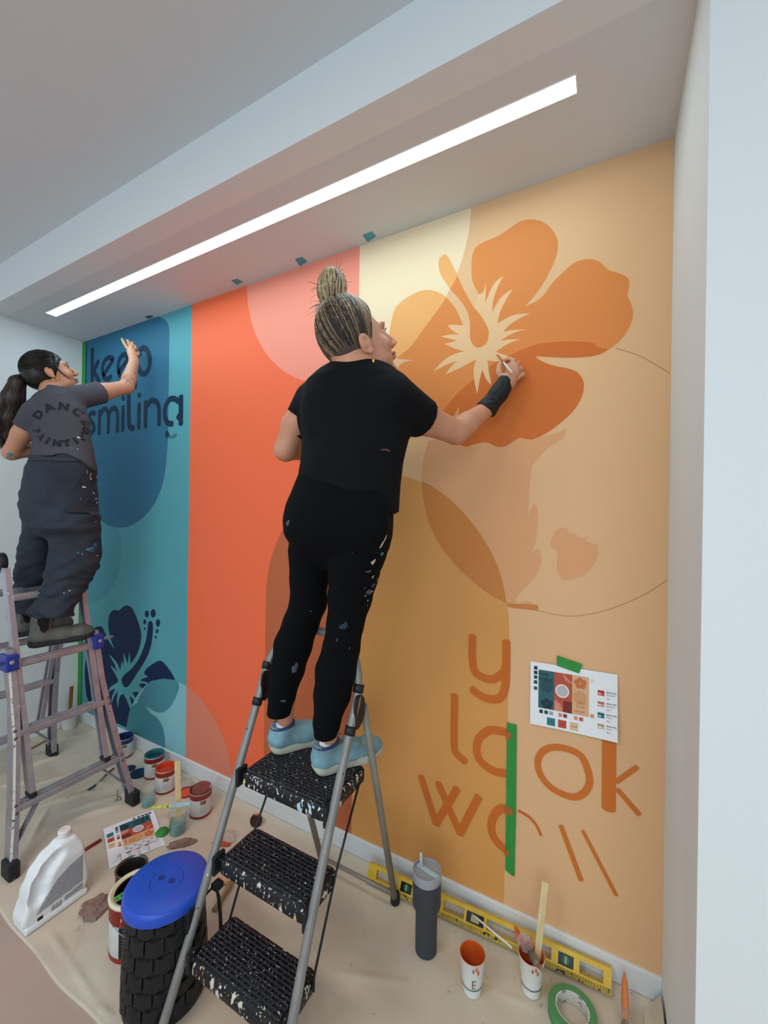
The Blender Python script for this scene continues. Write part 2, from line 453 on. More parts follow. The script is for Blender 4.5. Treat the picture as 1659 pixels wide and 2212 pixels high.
paint('painted_panel', rect(X2, X3), PEACH, label='peach painted third of the mural')
# faint old shapes in the teal third
paint('painted_circle', pxpoly([(165, 1120), (215, 1130), (255, 1142), (262, 1180), (255, 1240), (232, 1285), (195, 1305), (165, 1300)]), '#4d949f', X0, X1)
c1 = circ_fit([(530, 625), (552, 715), (600, 782), (645, 822), (1016, 446), (1008, 520), (964, 640), (860, 772)])
paint('painted_circle', circ(c1), SALM, X1, X2, label='pale salmon painted circle'); paint('painted_circle', circ(c1), CREAM, X2, X3, label='cream painted circle')
ca = circ_fit([(880, 1027), (915, 1045), (1000, 1110), (1050, 1170), (1080, 1220), (1100, 1300), (608, 1140), (590, 1190), (573, 1330)])
xr = WP(1100, 1400)[0]; xr2 = WP(1089, 1900)[0]; xl = WP(573, 1400)[0]
arch = [(xr2, 0), (xr, WP(1100, 1400)[1])]+[(ca[0]+(xr-xl)/2*math.cos(math.pi*i/40), ca[1]+ca[2]*math.sin(math.pi*i/40)) for i in range(41)]+[(xl, 0)]
paint('painted_arch', arch, RUST, X1, X2, label='rust brown painted arch'); paint('painted_arch', arch, TAN, X2, X3, label='tan orange painted arch')
cb = circ_fit([(404, 1484), (385, 1474), (351, 1467), (320, 1474), (286, 1524), (275, 1565), (450, 1535), (490, 1610), (503, 1690)])
paint('painted_circle', circ(cb), SALM2, X1, X2, label='dusty salmon painted circle low on the orange third'); paint('painted_circle', circ(cb), TEAL3, X0, X1, label='light teal painted circle low on the wall')
# darker teal round-ended shape, freshly repainted at the top
paint('painted_circle', pxpoly([(180, 737, 1), (340, 683, 1), (356, 690), (364, 702), (366, 720, 1), (364, 880, 1), (362, 960), (355, 1030), (338, 1080), (315, 1112), (285, 1134), (255, 1140), (225, 1130), (195, 1095), (172, 1030, 1)]), TEAL2, X0, X1, label='dark blue-teal painted shape with round lower end')
# big circle with ragged brushed edge, and overlaps (right third)
z2 = Zt(860, 850, 2.765)
paint('painted_circle', pxpoly(z2([(180, 285, 1), (150, 400), (142, 500), (150, 620), (180, 760), (240, 890), (320, 1000), (430, 1110), (560, 1210), (650, 1262), (740, 1288), (800, 1292, 1), (806, 1272, 1), (795, 1262, 1), (802, 1248, 1), (760, 1243), (720, 1255), (702, 1240, 1), (712, 1214), (770, 1150), (830, 1080), (858, 990), (840, 930), (790, 950, 1), (820, 900), (835, 780), (828, 672), (800, 672), (775, 735, 1), (782, 640), (785, 560), (800, 430, 1), (880, 340), (900, 325), (990, 262), (1005, 205, 1), (930, 240), (800, 260), (500, 240)])), BIGC, X2, X3, label='peach-orange painted circle with ragged brushed edge')
paint('painted_overlap', pxpoly(z2([(142, 525, 1), (220, 565), (330, 650), (440, 770), (530, 900), (590, 1020), (625, 1130), (650, 1255, 1), (560, 1210), (430, 1110), (320, 1000), (240, 890), (180, 760), (150, 620)])), OVER, X2, X3, label='darker orange leaf-shaped overlap')
stroke('painted_smear', z2([(655, 1262), (700, 1270), (760, 1272), (828, 1280)]), .028, '#cd8149', taper=(.5, .8))
paint('painted_smear', pxpoly(z2([(990, 800), (1012, 812), (1020, 830, 1), (1050, 835), (1095, 862), (1135, 852, 1), (1128, 880), (1195, 905, 1), (1190, 980), (1140, 1060), (1080, 1100), (1000, 1115), (962, 1090), (968, 1070, 1), (945, 1072, 1), (950, 980), (943, 940), (912, 925, 1), (915, 870), (945, 820)])), BIGC, X2, X3, label='round brushed test patch on the peach third')
# hibiscus of the right third
z1 = Zt(760, 420, 2.37)
bot = [(975, 855), (1040, 878), (1110, 892), (1160, 915), (1187, 965), (1180, 1030), (1140, 1100), (1080, 1160), (1000, 1220), (930, 1253), (895, 1253), (860, 1247), (825, 1265), (785, 1290), (740, 1290), (690, 1270), (640, 1275), (570, 1288)]
flower = [(650, 512, 1), (620, 450), (612, 380), (620, 300), (655, 255), (745, 215), (800, 180), (860, 140), (915, 128), (975, 140), (1025, 180), (1055, 240), (1045, 320), (1000, 420), (950, 500), (887, 573, 1), (945, 547), (985, 510), (1030, 450), (1080, 400), (1140, 350), (1210, 332), (1270, 345), (1310, 385), (1370, 405), (1415, 430), (1420, 470), (1412, 515), (1430, 560), (1440, 610), (1425, 670), (1390, 730), (1330, 785), (1260, 822), (1150, 836), (1040, 834), (938, 828, 1)]+bot+[(480, 1240), (330, 1160), (240, 1060), (200, 960), (232, 892), (262, 862), (315, 848, 1), (270, 844), (230, 838), (185, 815), (195, 700), (205, 640), (225, 580), (280, 530), (350, 495), (400, 490), (450, 505), (500, 545), (540, 600), (568, 668, 1), (640, 760, 1)]
paint('painted_flower', pxpoly(z1(flower)), FL1, X2, X3, label='large orange hibiscus flower')
paint('painted_petal', pxpoly(z1([(485, 527, 1), (450, 505), (400, 490), (350, 495), (280, 530), (225, 580), (205, 640), (195, 700), (187, 815), (230, 838, 1), (300, 780), (360, 700), (430, 605)])), FL2, X2, X3, label='paler orange left petal over the cream circle')
paint('painted_petal', pxpoly(z1([(470, 1105, 1), (540, 1020), (620, 950), (700, 885), (795, 830), (870, 795), (960, 765), (1080, 753), (1180, 754), (1245, 762, 1), (1255, 780), (1310, 792, 1), (1260, 822), (1150, 836), (1040, 834), (938, 828, 1)]+bot+[(500, 1215, 1)])), FL3, X2, X3, label='deeper orange lower petals')
star = [(650, 512, 1), (672, 500), (688, 455, 1), (683, 556, 1), (715, 480), (740, 445), (775, 418, 1), (745, 480), (725, 540), (718, 605, 1), (755, 540), (790, 505), (823, 485, 1), (790, 540), (760, 600), (745, 662, 1), (790, 635), (840, 615), (910, 610, 1), (850, 640), (800, 675), (775, 705, 1), (820, 695), (895, 692, 1), (840, 705), (790, 730), (762, 750, 1), (810, 742), (860, 743, 1), (800, 765), (735, 806, 1), (790, 825), (812, 840, 1), (750, 855), (695, 850, 1), (702, 910), (715, 975, 1), (690, 950), (668, 895, 1), (655, 950), (642, 1022, 1), (627, 950), (625, 890), (637, 843, 1), (590, 870), (540, 895), (480, 922, 1), (510, 880), (545, 852, 1), (490, 870), (415, 908, 1), (470, 850), (520, 820), (575, 803, 1), (530, 790), (475, 765, 1), (510, 757), (538, 748, 1), (500, 738), (455, 728, 1), (500, 718), (550, 717, 1), (520, 700), (490, 670, 1), (530, 668), (568, 672, 1), (600, 640)]
paint('painted_star', pxpoly(z1(star), 4), '#e9bd8c', X2, X3, label='spiky pale heart of the orange hibiscus')
paint('painted_spike', pxpoly(z1([(548, 1085, 1), (546, 1120), (540, 1160, 1), (510, 1155, 1), (530, 1120)])), '#dd9d68', X2, X3)
paint('painted_pistil', pxpoly(z1([(485, 310), (455, 322), (443, 355), (455, 410), (480, 450), (505, 485), (560, 550), (595, 610), (605, 670), (606, 735), (625, 775), (655, 785), (690, 760), (702, 710), (690, 670), (660, 620), (620, 570), (580, 500), (540, 415), (515, 360)])), FL1, X2, X3, label='long orange pistil of the hibiscus')
paint('painted_pistil', pxpoly(z1([(485, 310), (455, 322), (443, 355), (455, 410), (480, 450), (503, 487, 1), (542, 415, 1), (515, 360)])), FL2, X2, X3)
for a in ([(1330, 752), (1380, 768), (1420, 790), (1447, 807)], [(1160, 1318), (1230, 1331), (1310, 1318), (1390, 1285), (1442, 1252)]):
    stroke('pencil_line', a, .0015, '#9a7350', cap=False)
# navy hibiscus of the left third
z6 = Zt(170, 1280, 5.528)
paint('painted_flower', pxpoly(z6([(432, 685, 1), (385, 560), (357, 430), (358, 310), (385, 235), (430, 207), (480, 212), (530, 172), (580, 155), (640, 190), (700, 320), (745, 480), (735, 620), (690, 750), (620, 850, 1), (500, 1000, 1), (540, 1210), (580, 1290), (615, 1385, 1), (590, 1500), (572, 1612, 1), (380, 1525, 1), (200, 1400), (100, 1250), (75, 1000), (80, 850), (110, 700), (130, 560), (165, 450), (200, 415), (250, 403), (290, 425), (350, 560), (400, 640)])), NAVY, X0, X1, label='navy hibiscus flower low on the teal third')
paint('painted_star', pxpoly(z6([(360, 735, 1), (420, 790), (470, 860), (497, 935, 1), (516, 815, 1), (540, 880, 1), (537, 710, 1), (560, 780), (585, 850, 1), (607, 700, 1), (620, 850, 1), (680, 790), (600, 960), (530, 1060), (600, 1150), (640, 1230), (638, 1340, 1), (615, 1385, 1), (570, 1270), (540, 1210, 1), (500, 1230), (480, 1290), (470, 1380, 1), (458, 1290), (470, 1170, 1), (430, 1230), (390, 1330, 1), (400, 1240), (440, 1150, 1), (400, 1160), (360, 1195, 1), (380, 1130), (460, 1075), (470, 1040), (440, 980), (375, 865, 1), (420, 900), (458, 940, 1), (430, 860)]), 4), TEAL, X0, X1, label='spiky teal heart of the navy hibiscus')
paint('painted_petal', pxpoly(z6([(965, 815), (920, 830), (820, 900), (783, 965), (825, 1005), (760, 1030), (738, 1050, 1), (800, 1065), (830, 1082, 1), (920, 1045), (1020, 1030), (1153, 1045, 1), (1110, 960), (1020, 840)])), NAVY, X0, X1, label='navy right petal with flat lower edge')
paint('painted_petal', pxpoly(z6([(830, 1085), (920, 1045), (1020, 1032), (1150, 1047), (1190, 1080), (1197, 1150), (1150, 1270), (1090, 1370), (1000, 1430), (900, 1415), (800, 1350), (700, 1300)])), '#4a8b95', X0, X1, label='mid teal petal inside the light circle')
paint('painted_petal', pxpoly(z6([(622, 1370, 1), (700, 1320), (795, 1345, 1), (850, 1430), (940, 1500), (1000, 1600), (1030, 1740), (1030, 1860, 1), (572, 1700, 1), (572, 1612), (590, 1500)])), '#438792', X0, X1, label='mid teal lower petal')
paint('painted_pistil', pxpoly(z6([(857, 338), (830, 370), (820, 480), (790, 620), (720, 790), (640, 900), (530, 1000), (515, 1060), (548, 1125), (600, 1110), (700, 960), (800, 800), (860, 650), (885, 480), (885, 375)])), NAVY, X0, X1, label='curved navy pistil')
for pts in ([(720, 1100), (762, 1085), (805, 1098), (762, 1142, 1)], [(642, 1188, 1), (722, 1188, 1), (680, 1257, 1)], [(610, 1228, 1), (664, 1290, 1), (636, 1342, 1)]):
    paint('painted_spike', pxpoly(z6(pts)), NAVY, X0, X1)
for x, y, a, b in ((815, 255, 24, 42), (890, 247, 30, 50), (790, 350, 17, 30), (792, 432, 9, 17), (948, 362, 25, 45), (938, 460, 15, 26), (922, 532, 11, 18)):
    paint('painted_dot', [WP(*q) for q in z6([(x+a*math.cos(t*.3927), y+b*math.sin(t*.3927)) for t in range(16)])], NAVY, X0, X1)
# keep / smiling
z5 = Zt(170, 680, 4.608); LN = '#0c2c44'; SW = .041
def let(pts, closed=False, wd=SW, n=6, cap=True): return stroke('painted_letter', z5(pts), wd, LN, closed, n, cap)
let([(137, 345), (135, 660)]); let([(198, 465), (145, 560)]); let([(150, 560), (205, 665)])
let([(248, 598), (338, 455), (325, 430), (290, 430), (252, 475), (238, 550), (252, 620), (290, 640), (325, 615)], wd=.036)
let([(400, 575), (492, 430), (475, 402), (440, 402), (405, 450), (393, 530), (408, 600), (450, 622), (480, 600)], wd=.036)
let([(648+62*math.cos(t*.3927), 460+128*math.sin(t*.3927)) for t in range(16)], True, .038); let([(562, 400), (563, 728)])
let([(165, 985), (135, 975), (110, 1003), (118, 1050), (150, 1100), (150, 1150), (105, 1190)], wd=.036)
let([(208, 955), (205, 1185)], wd=.036); let([(212, 1010), (245, 945), (280, 945), (297, 1010), (295, 1175)], wd=.036); let([(300, 990), (335, 935), (370, 940), (388, 1000), (385, 1160)], wd=.036)
let([(443, 915), (440, 1150)], wd=.036); let([(500, 750), (500, 1050), (512, 1115), (548, 1130)]); let([(602, 885), (598, 1130)], wd=.036)
let([(668, 865), (665, 1115)], wd=.036); let([(672, 920), (720, 858), (770, 865), (800, 930), (800, 1095)], wd=.036)
let([(1000, 865), (950, 835), (900, 850), (862, 930), (860, 1010), (888, 1075), (935, 1085)], wd=.036); let([(1020, 812), (1018, 1085)])
let([(1005, 1000), (988, 1030)], wd=.034); let([(878, 1175), (890, 1205)], wd=.034); stroke('painted_letter', z5([(905, 1215), (940, 1212), (972, 1190)]), .018, '#3c7a86')
for x, y in ((445, 830), (604, 800)): paint('painted_letter', [WP(*q) for q in z5([(x+17*math.cos(t*.3927), y+27*math.sin(t*.3927)) for t in range(16)])], LN)
# you look wow, unfinished
z7 = Zt(880, 1300, 2.86)
def let2(pts, wd=.0305, closed=False, cap=True, tp=None, c=LET): return stroke('painted_letter', z7(pts), wd, c, closed, 6, cap, taper=tp)
let2([(402, 212), (403, 370), (430, 445), (520, 478), (590, 440), (610, 385), (612, 245)]); let2([(612, 380), (605, 520), (575, 590), (520, 602), (455, 580), (400, 540)])
let2([(292, 578), (290, 860), (300, 930), (358, 985)]); let2([(638, 812), (520, 792), (450, 835), (428, 905), (450, 980), (530, 1042), (614, 1060)])
for a in ([(85, 1080), (178, 1370)], [(178, 1370), (308, 1155)], [(192, 1122), (325, 1430)], [(325, 1430), (440, 1205)]): let2(a)
let2([(642, 1295), (590, 1275), (540, 1312), (518, 1390), (545, 1470), (612, 1535)]); let2([(688, 1290), (755, 1330), (800, 1385), (825, 1440)], .010)
L2 = '#d0732f'
let2([(805, 1000), (830, 930), (900, 898), (1000, 912), (1080, 960), (1120, 1060), (1122, 1130), (1080, 1188), (1010, 1203), (900, 1155), (830, 1080)], .023, True, c=L2)
let2([(1247, 850), (1243, 1275)], .042, c=L2); let2([(1292, 1110), (1418, 1020)], .015, c=L2); let2([(1300, 1160), (1430, 1310)], .017, c=L2)
let2([(950, 1385), (1072, 1715)], .017, c=L2); let2([(1085, 1415), (1290, 1810)], .012, c=L2)

# ------------------------------------------------------------------ tapes and sheets on the wall
GREEN = mat('green_tape', '#2f8f3c', .6, var=.1, vscale=30); BLUET = mat('teal_tape', '#4f9fae', .6)
def onwall(px, y): return [(WP(*p)[0], y, WP(*p)[1]) for p in px]
def thinprism(name, P, nrm, th, m, parent=None):
    n = len(P); q = Vector(nrm)*th; V = [Vector(p) for p in P]; V = V+[v+q for v in V]
    return link(name, V, [list(range(n)), [n+i for i in range(n)][::-1]]+[[i, n+i, n+(i+1) % n, (i+1) % n] for i in range(n)], m, parent)
o = thinprism('masking_tape', onwall(z7([(617, 738), (640, 750), (677, 755), (672, 1300), (663, 1692), (640, 1680), (606, 1650), (612, 1200)]), -.0055), (0, .0008, 0), 1, GREEN)
reroot(o, aty(1105, 1700, -.0055)); tag(o, 'long vertical strip of green masking tape between the painted letters', 'tape')
MT = o
for a in ([(611, 790), (640, 806), (646, 822), (638, 836), (622, 852), (611, 838)], [(606, 1254), (640, 1266), (654, 1284), (652, 1312), (630, 1310), (606, 1304)], [(604, 1518), (632, 1540), (630, 1556), (604, 1560)]):
    thinprism('paint_on_tape', onwall(z7(crom([q+(1,) for q in a[:1]]+a[1:], 4)), -.0067), (0, .0006, 0), 1, mat('olive_orange_paint', '#a8642a', .5), MT)
o = thinprism('masking_tape', [(X0+.002, -.0055, 0.1), (X0+.05, -.0055, .1), (X0+.05, -.0055, HS-.004), (X0+.002, -.0055, HS-.004)], (0, .0008, 0), 1, GREEN)
reroot(o, (X0, -.0055, 1.4)); tag(o, 'green masking tape running down the left corner of the mural', 'tape')
for i, (a, lab) in enumerate((([(783, 508), (803, 500), (813, 511), (794, 523)], 'teal tape scrap on the soffit nearest the pale peach third'), ([(637, 560), (652, 555), (664, 565), (648, 575)], 'teal tape scrap on the soffit above the woman with the bun'),
                 ([(499, 606), (512, 602), (525, 609), (511, 616)], 'teal tape scrap on the soffit above the salmon circle'), ([(312, 684), (324, 681), (332, 684), (320, 689)], 'dark tape scrap on the soffit above the word keep'))):
    P = [tuple(atz(x, y, HS-.0012)) for x, y in a]
    o = thinprism('tape_scrap', P, (0, 0, .0006), 1, BLUET if i < 3 else mat('dark_tape', '#3d6a76', .6)); reroot(o, P[0]); tag(o, lab, 'tape', 'tape scraps on the soffit')
INK = mat('print_ink', '#2b3338', .7)
def sheet_print(par, P, lift):
    """P(u,v,h) -> world; u 0..279, v 0..216 millimetres, printed artwork of a sheet"""
    def q(name, u0, v0, u1, v1, c, h=1): 
        return link(name, [P(u0, v0, h*lift), P(u1, v0, h*lift), P(u1, v1, h*lift), P(u0, v1, h*lift)], [[0, 1, 2, 3]], mat('print_'+c, c, .6), par)
    q('printed_panel', 28, 62, 82, 192, '#2f6168'); q('printed_panel', 82, 62, 140, 192, '#b9523d'); q('printed_panel', 140, 62, 193, 192, '#dcae83')
    def disc(name, u, v, r, c, h, a0=0, a1=360, e=1.0, n=20):
        pts = [(u+r*math.cos(math.radians(a0+(a1-a0)*i/n)), v+r*e*math.sin(math.radians(a0+(a1-a0)*i/n))) for i in range(n+1)]
        return link(name, [P(a, b, h*lift) for a, b in pts], [list(range(n+1))], mat('print_'+c, c, .6), par)
    disc('printed_circle', 55, 140, 22, '#244e57', 2); disc('printed_circle', 140, 192, 30, '#d98a73', 2, 180, 270, 1.0).data.update()
    link('printed_circle', [P(82, 62, 2*lift), P(110, 62, 2*lift), P(104, 85, 2*lift), P(90, 96, 2*lift), P(82, 97, 2*lift)], [[0, 1, 2, 3, 4]], mat('print_#d98a73', '#d98a73', .6), par)
    q('printed_arch', 112, 62, 140, 100, '#7c2a22', 2); disc('printed_circle', 165, 120, 22, '#cf9a6b', 2)
    for k in range(5):
        a = 2*math.pi*k/5+.4
        disc('printed_petal', 57+13*math.cos(a), 80+10*math.sin(a), 9, '#173540', 3, n=10); disc('printed_petal', 166+12*math.cos(a), 168+11*math.sin(a), 9, '#c9713f', 3, n=10)
    for k in range(22):
        a = 2*math.pi*k/22; disc('printed_bead', 108+20*math.cos(a), 132+20*math.sin(a), 3.4, '#f1e9e2', 4, n=6)
    disc('printed_mirror', 108, 132, 16.5, '#b9babd', 5)
    for i, v in enumerate((190, 174, 158, 141, 120)): q('colour_square', 12, v, 24, v+12, ('#16363f', '#16363f', '#1f4c55', '#1f4c55', '#2f6168')[i])
    for u, c in ((32, '#16363f'), (49, '#1f4c55'), (66, '#86a9ad'), (96, '#d98a73'), (112, '#7c2a22'), (146, '#dd9466'), (163, '#c4532f')): q('colour_square', u, 44, u+12, 56, c)
    q('colour_square', 197, 176, 209, 188, '#e7dcc8'); q('colour_square', 197, 62, 209, 74, '#dd9466')
    for u, c in ((58, '#2f7a80'), (95, '#c74a38'), (133, '#e2bd90')): q('colour_swatch', u, 8, u+27, 34, c); q('swatch_caption', u+4, 20, u+23, 21.6, '#3b3b3b', 2)
    for v, c in ((148, '#c74a38'), (112, '#dd9a8c'), (76, '#2f7a80'), (40, '#d9c09c')):
        q('colour_card', 220, v-8, 240, v+9, c); q('card_stripe', 220, v+3, 240, v+5, '#30343a', 2); q('card_window', 223, v-4, 229, v, '#f4f0ea', 2)
    tx = [('keep', 30, 175, 17, '#10262e', 0), ('smiling', 29, 158, 17, '#10262e', 0), ('you', 158, 100, 16, '#c9713f', 0), ('look', 153, 86, 16, '#c9713f', 0), ('wow', 148, 70, 16, '#c9713f', 0)]
    for v, s in ((148, 'Paint & Pri'), (112, 'Paint & Pri'), (76, 'Primer'), (40, 'Primer')): tx += [('BEHR PRE', 246, v+3, 7, '#30343a', .3), (s, 246, v-5, 6, '#30343a', 0), ('Qty: 1', 246, v-16, 6, '#30343a', 0)]
    for s, u, v, sz, c, b in tx:
        V, Fc = text_mesh(s, sz, b*.01*sz)
        mu = max(p.x for p in V); k = min(1, 32/mu) if u > 240 else 1
        link('printed_word', [P(u+p.x*k, v+p.y, 4*lift) for p in V], Fc, mat('print_'+c, c, .6), par)
PAPER = mat('white_paper', '#eef0f2', .7)
t = thing('printed_sheet', aty(1240, 1510, -.004), 'white colour plan sheet taped to the peach third of the mural', 'paper')
w4 = [Vector(aty(x, y, 0)) for x, y in ((1146, 1560), (1334, 1598), (1334, 1456), (1147, 1427))]
def PS(u, v, h=0):
    a = u/279; b = v/216; p = w4[0]*(1-a)*(1-b)+w4[1]*a*(1-b)+w4[2]*a*b+w4[3]*(1-a)*b
    curl = .016*(a**2)*(1-b)+.006*(1-b)*(1-a)
    return Vector((p.x, -.0065-curl-h, p.z))
G = [(i*27.9, j*21.6) for j in range(11) for i in range(11)]
ps = MB(); V = [PS(u, v) for u, v in G]+[PS(u, v)+Vector((0, .0004, 0)) for u, v in G]
ps.add(V, [[j*11+i, j*11+i+1, j*11+i+12, j*11+i+11] for j in range(10) for i in range(10)]+[[121+j*11+i, 121+j*11+i+11, 121+j*11+i+12, 121+j*11+i+1] for j in range(10) for i in range(10)])
ps.out('paper', PAPER, t, True)
def PSf(u, v, h): return PS(u, v, h+.0005)
sheet_print(t, PSf, .00025)
o = thinprism('masking_tape', onwall(z7([(926, 328), (1083, 382), (1062, 438), (925, 390)]), -.009), (0, .0006, 0), 1, GREEN)
reroot(o, aty(1230, 1435, -.009)); tag(o, 'short green tape holding the colour plan sheet to the wall', 'tape')
# ================================================================== DROP CLOTH
CL = mat('canvas_cloth', '#cfc2ae', .9, var=.13, vscale=3.2, bump=.25, bscale=420, splats=[('#b6a48e', 22, .70), ('#7f9a92', 30, .775)])
ridges = []
def ridge(a, b, amp, wd): p, q = atz(*a), atz(*b); ridges.append((p.x, p.y, q.x, q.y, amp, wd))
for a, b in (((0, 1655), (108, 1625)), ((49, 1662), (132, 1633)), ((130, 1761), (268, 1717)), ((152, 1775), (271, 1737)), ((60, 1700), (200, 1662)), ((150, 1715), (235, 1690)),
             ((90, 1742), (215, 1708)), ((60, 1880), (140, 1800)), ((0, 1580), (60, 1565)), ((120, 1600), (190, 1590)), ((170, 1590), (215, 1580)), ((0, 1700), (70, 1690)), ((60, 1830), (110, 1740))): ridge(a, b, rnd(.012, .022), rnd(.008, .013))
for a, b, m_, w_ in (((105, 2012), (148, 2075), .006, .008), ((148, 2075), (211, 2172), .006, .008), ((211, 2172), (245, 2208), .006, .008), ((163, 2070), (230, 2012), .005, .007), ((185, 1985), (150, 2070), .004, .006),
                     ((880, 1740), (960, 1830), .003, .01), ((1060, 2140), (1180, 2190), .003, .01), ((700, 2100), (900, 2130), .003, .012), ((440, 1700), (540, 1760), .005, .01), ((380, 1640), (480, 1690), .006, .01)): ridge(a, b, m_, w_)
def cloth_z(x, y):
    z = .003+.0025*(1+noise.noise((x*3, y*4, 1)))*.5+.0012*noise.noise((x*14, y*14, 4))
    for ax, ay, bx, by, am, wd in ridges:
        dx, dy = bx-ax, by-ay; t = max(0, min(1, ((x-ax)*dx+(y-ay)*dy)/(dx*dx+dy*dy)))
        d2 = (x-ax-t*dx)**2+(y-ay-t*dy)**2
        if d2 < 9*wd*wd: z += am*math.exp(-d2/wd**2)*math.sin(math.pi*min(max(t, .06), .94))
    if y > -.055: z += (y+.055)*.25
    return z
nx, ny = 330, 100; V = []; Fc = []
for j in range(ny+1):
    for i in range(nx+1):
        x = X0+.018+(X3-.004-X0-.018)*i/nx; e = -.905+.006*math.sin(x*5)+.003*math.sin(x*17); y = e+(-.016-e)*j/ny
        V.append((x, y, cloth_z(x, y)))
for j in range(ny):
    for i in range(nx): a = j*(nx+1)+i; Fc.append([a, a+1, a+nx+2, a+nx+1])
nb = len(V); b0 = [i for i in range(nx+1)]
V += [(V[i][0], V[i][1], 0.0003) for i in b0]; Fc += [[b0[i+1], b0[i], nb+i, nb+i+1] for i in range(nx)]
o = link('drop_cloth', V, Fc, CL, None, True); reroot(o, (-1.6, -.45, 0)); tag(o, 'beige canvas drop cloth spread over the floor below the mural', 'cloth')
# turned-up flap at the right corner
V = []
for j in range(9):
    for i in range(7):
        u, v = i/6, j/8
        V.append((.115+.045*u, -.03-.32*v, .008+.075*(u**2)*math.sin(math.pi*min(1, .25+.7*v))+.004*math.sin(9*v)))
o = link('cloth_flap', V, [[j*7+i, j*7+i+1, j*7+i+8, j*7+i+7] for j in range(8) for i in range(6)], CL, bpy.data.objects['drop_cloth'], True)
ZF = .0055

# ================================================================== STEP LADDER
ALU = mat('painted_grey_tube', '#8d8c88', .42, metal=.35, var=.12, vscale=14, splats=[('#3c3f52', 26, .70), ('#d8d2c4', 34, .73), ('#5b6a48', 18, .76), ('#2e6fb4', 9, .79)])
RTUBE = mat('taupe_tube', '#8b8478', .5, metal=.2, var=.08, vscale=10, splats=[('#3c3a3a', 30, .74), ('#cfc7b4', 30, .77)])
BLK = mat('black_plastic', '#17181c', .5, splats=[('#c9c4b8', 60, .72), ('#e08a4a', 40, .78)])
STEPB = mat('black_step_plastic', '#34353b', .45, splats=[('#d9d3c2', 75, .665), ('#9fc4cf', 48, .73), ('#c8b25a', 66, .73), ('#d98a96', 42, .75), ('#e9e6df', 160, .68), ('#5a3a3c', 30, .73)])
STEPF = mat('splattered_step_edge', '#15161b', .45, splats=[('#cfc9ba', 46, .62), ('#a6cbd6', 36, .69), ('#c8b25a', 44, .68), ('#b2566b', 27, .71), ('#e9e6df', 120, .64), ('#6a4a48', 22, .70)], stretch=(1, 1, .45))
STEPT = mat('step_pocket_black', '#08080a', .5, splats=[('#d9d3c2', 90, .665), ('#e9e6df', 160, .69)])
ROD = mat('black_rod', '#16161a', .4)
t = thing('step_ladder', (-.91, -.5, ZF), 'small grey tube step ladder with paint-splattered black steps under the woman with the bun', 'ladder')
yk = lambda z: -.86+.39*z
lx, rx = -1.105, -.705
P = [(lx-.025, yk(0), ZF), (lx-.008, yk(.35), .35), (lx+.003, yk(.7), .7), (lx+.008, yk(.9), .9), (lx+.008, yk(.98), .98), (lx+.025, yk(1.05), 1.05), (lx+.065, yk(1.105)+.0, 1.105), (lx+.12, yk(1.133), 1.133), (lx+.2, yk(1.14), 1.14),
     (rx-.12, yk(1.133), 1.133), (rx-.06, yk(1.11), 1.11), (rx-.018, yk(1.06), 1.06), (rx+.004, yk(.99), .99), (rx+.004, yk(.9), .9), (rx, yk(.7), .7), (rx-.002, yk(.35), .35), (rx+.01, yk(0), ZF)]
def smooth3(P, n=4):
    Q = []
    for i in range(len(P)-1):
        p0, p1, p2, p3 = [Vector(P[max(0, min(len(P)-1, k))]) for k in (i-1, i, i+1, i+2)]
        for j in range(n):
            s = j/n; Q.append(.5*((2*p1)+(p2-p0)*s+(2*p0-5*p1+4*p2-p3)*s*s+(-p0+3*p1-3*p2+p3)*s**3))
    return Q+[Vector(P[-1])]
MB().tube(smooth3(P), .0135, 14).out('front_frame', ALU, t, True)
for sx, x0, x1 in ((-1, -1.085, -1.095), (1, -.702, -.733)):
    q0 = (x0, -.435, .93); q1 = (x1, -.118, ZF+.01)
    MB().tube([q0, q1], .0125, 12).out('rear_leg', RTUBE, t, True)
    MB().lathe((x1, -.118, ZF-.001), [(.016, 0), (.019, .004), (.018, .03), (.016, .042)], 16).out('rubber_foot', BLK, t, True)
    fx = (lx-.025 if sx < 0 else rx+.01); MB().tube([(fx, yk(0)-.002, ZF-.001), (fx, yk(.05), .05)], .018, 14).out('rubber_foot', BLK, t, True)
    X = (lx+.008 if sx < 0 else rx+.004)
    hb = MB(); n_ = frame((X+.006, yk(.94), .94), (0, 1, 0), (0, 0, 1))
    hb.prism(crom([(-.008, -.055), (.02, -.05), (.042, -.025), (.04, .02), (.018, .045), (-.008, .04), (-.014, 0)], 4), n_, .008)
    hb.out('hinge_bracket', BLK, t)
    for zc in (.885, 1.0):
        MB().tube([(X, yk(zc-.012), zc-.012), (X, yk(zc+.012), zc+.012)], .0175, 14).out('collar', BLK, t, True)
MB().tube([(-1.10, -.135, .055), (-.735, -.135, .055)], .0075, 10).out('crossbar', RTUBE, t, True)
def rrect(w, d, r, n=6):
    out = []
    for cx, cy, a0 in ((w/2-r, d/2-r, 0), (-w/2+r, d/2-r, 90), (-w/2+r, -d/2+r, 180), (w/2-r, -d/2+r, 270)):
        for i in range(n+1): a = math.radians(a0+90*i/n); out.append((cx+r*math.cos(a), cy+r*math.sin(a)))
    return out
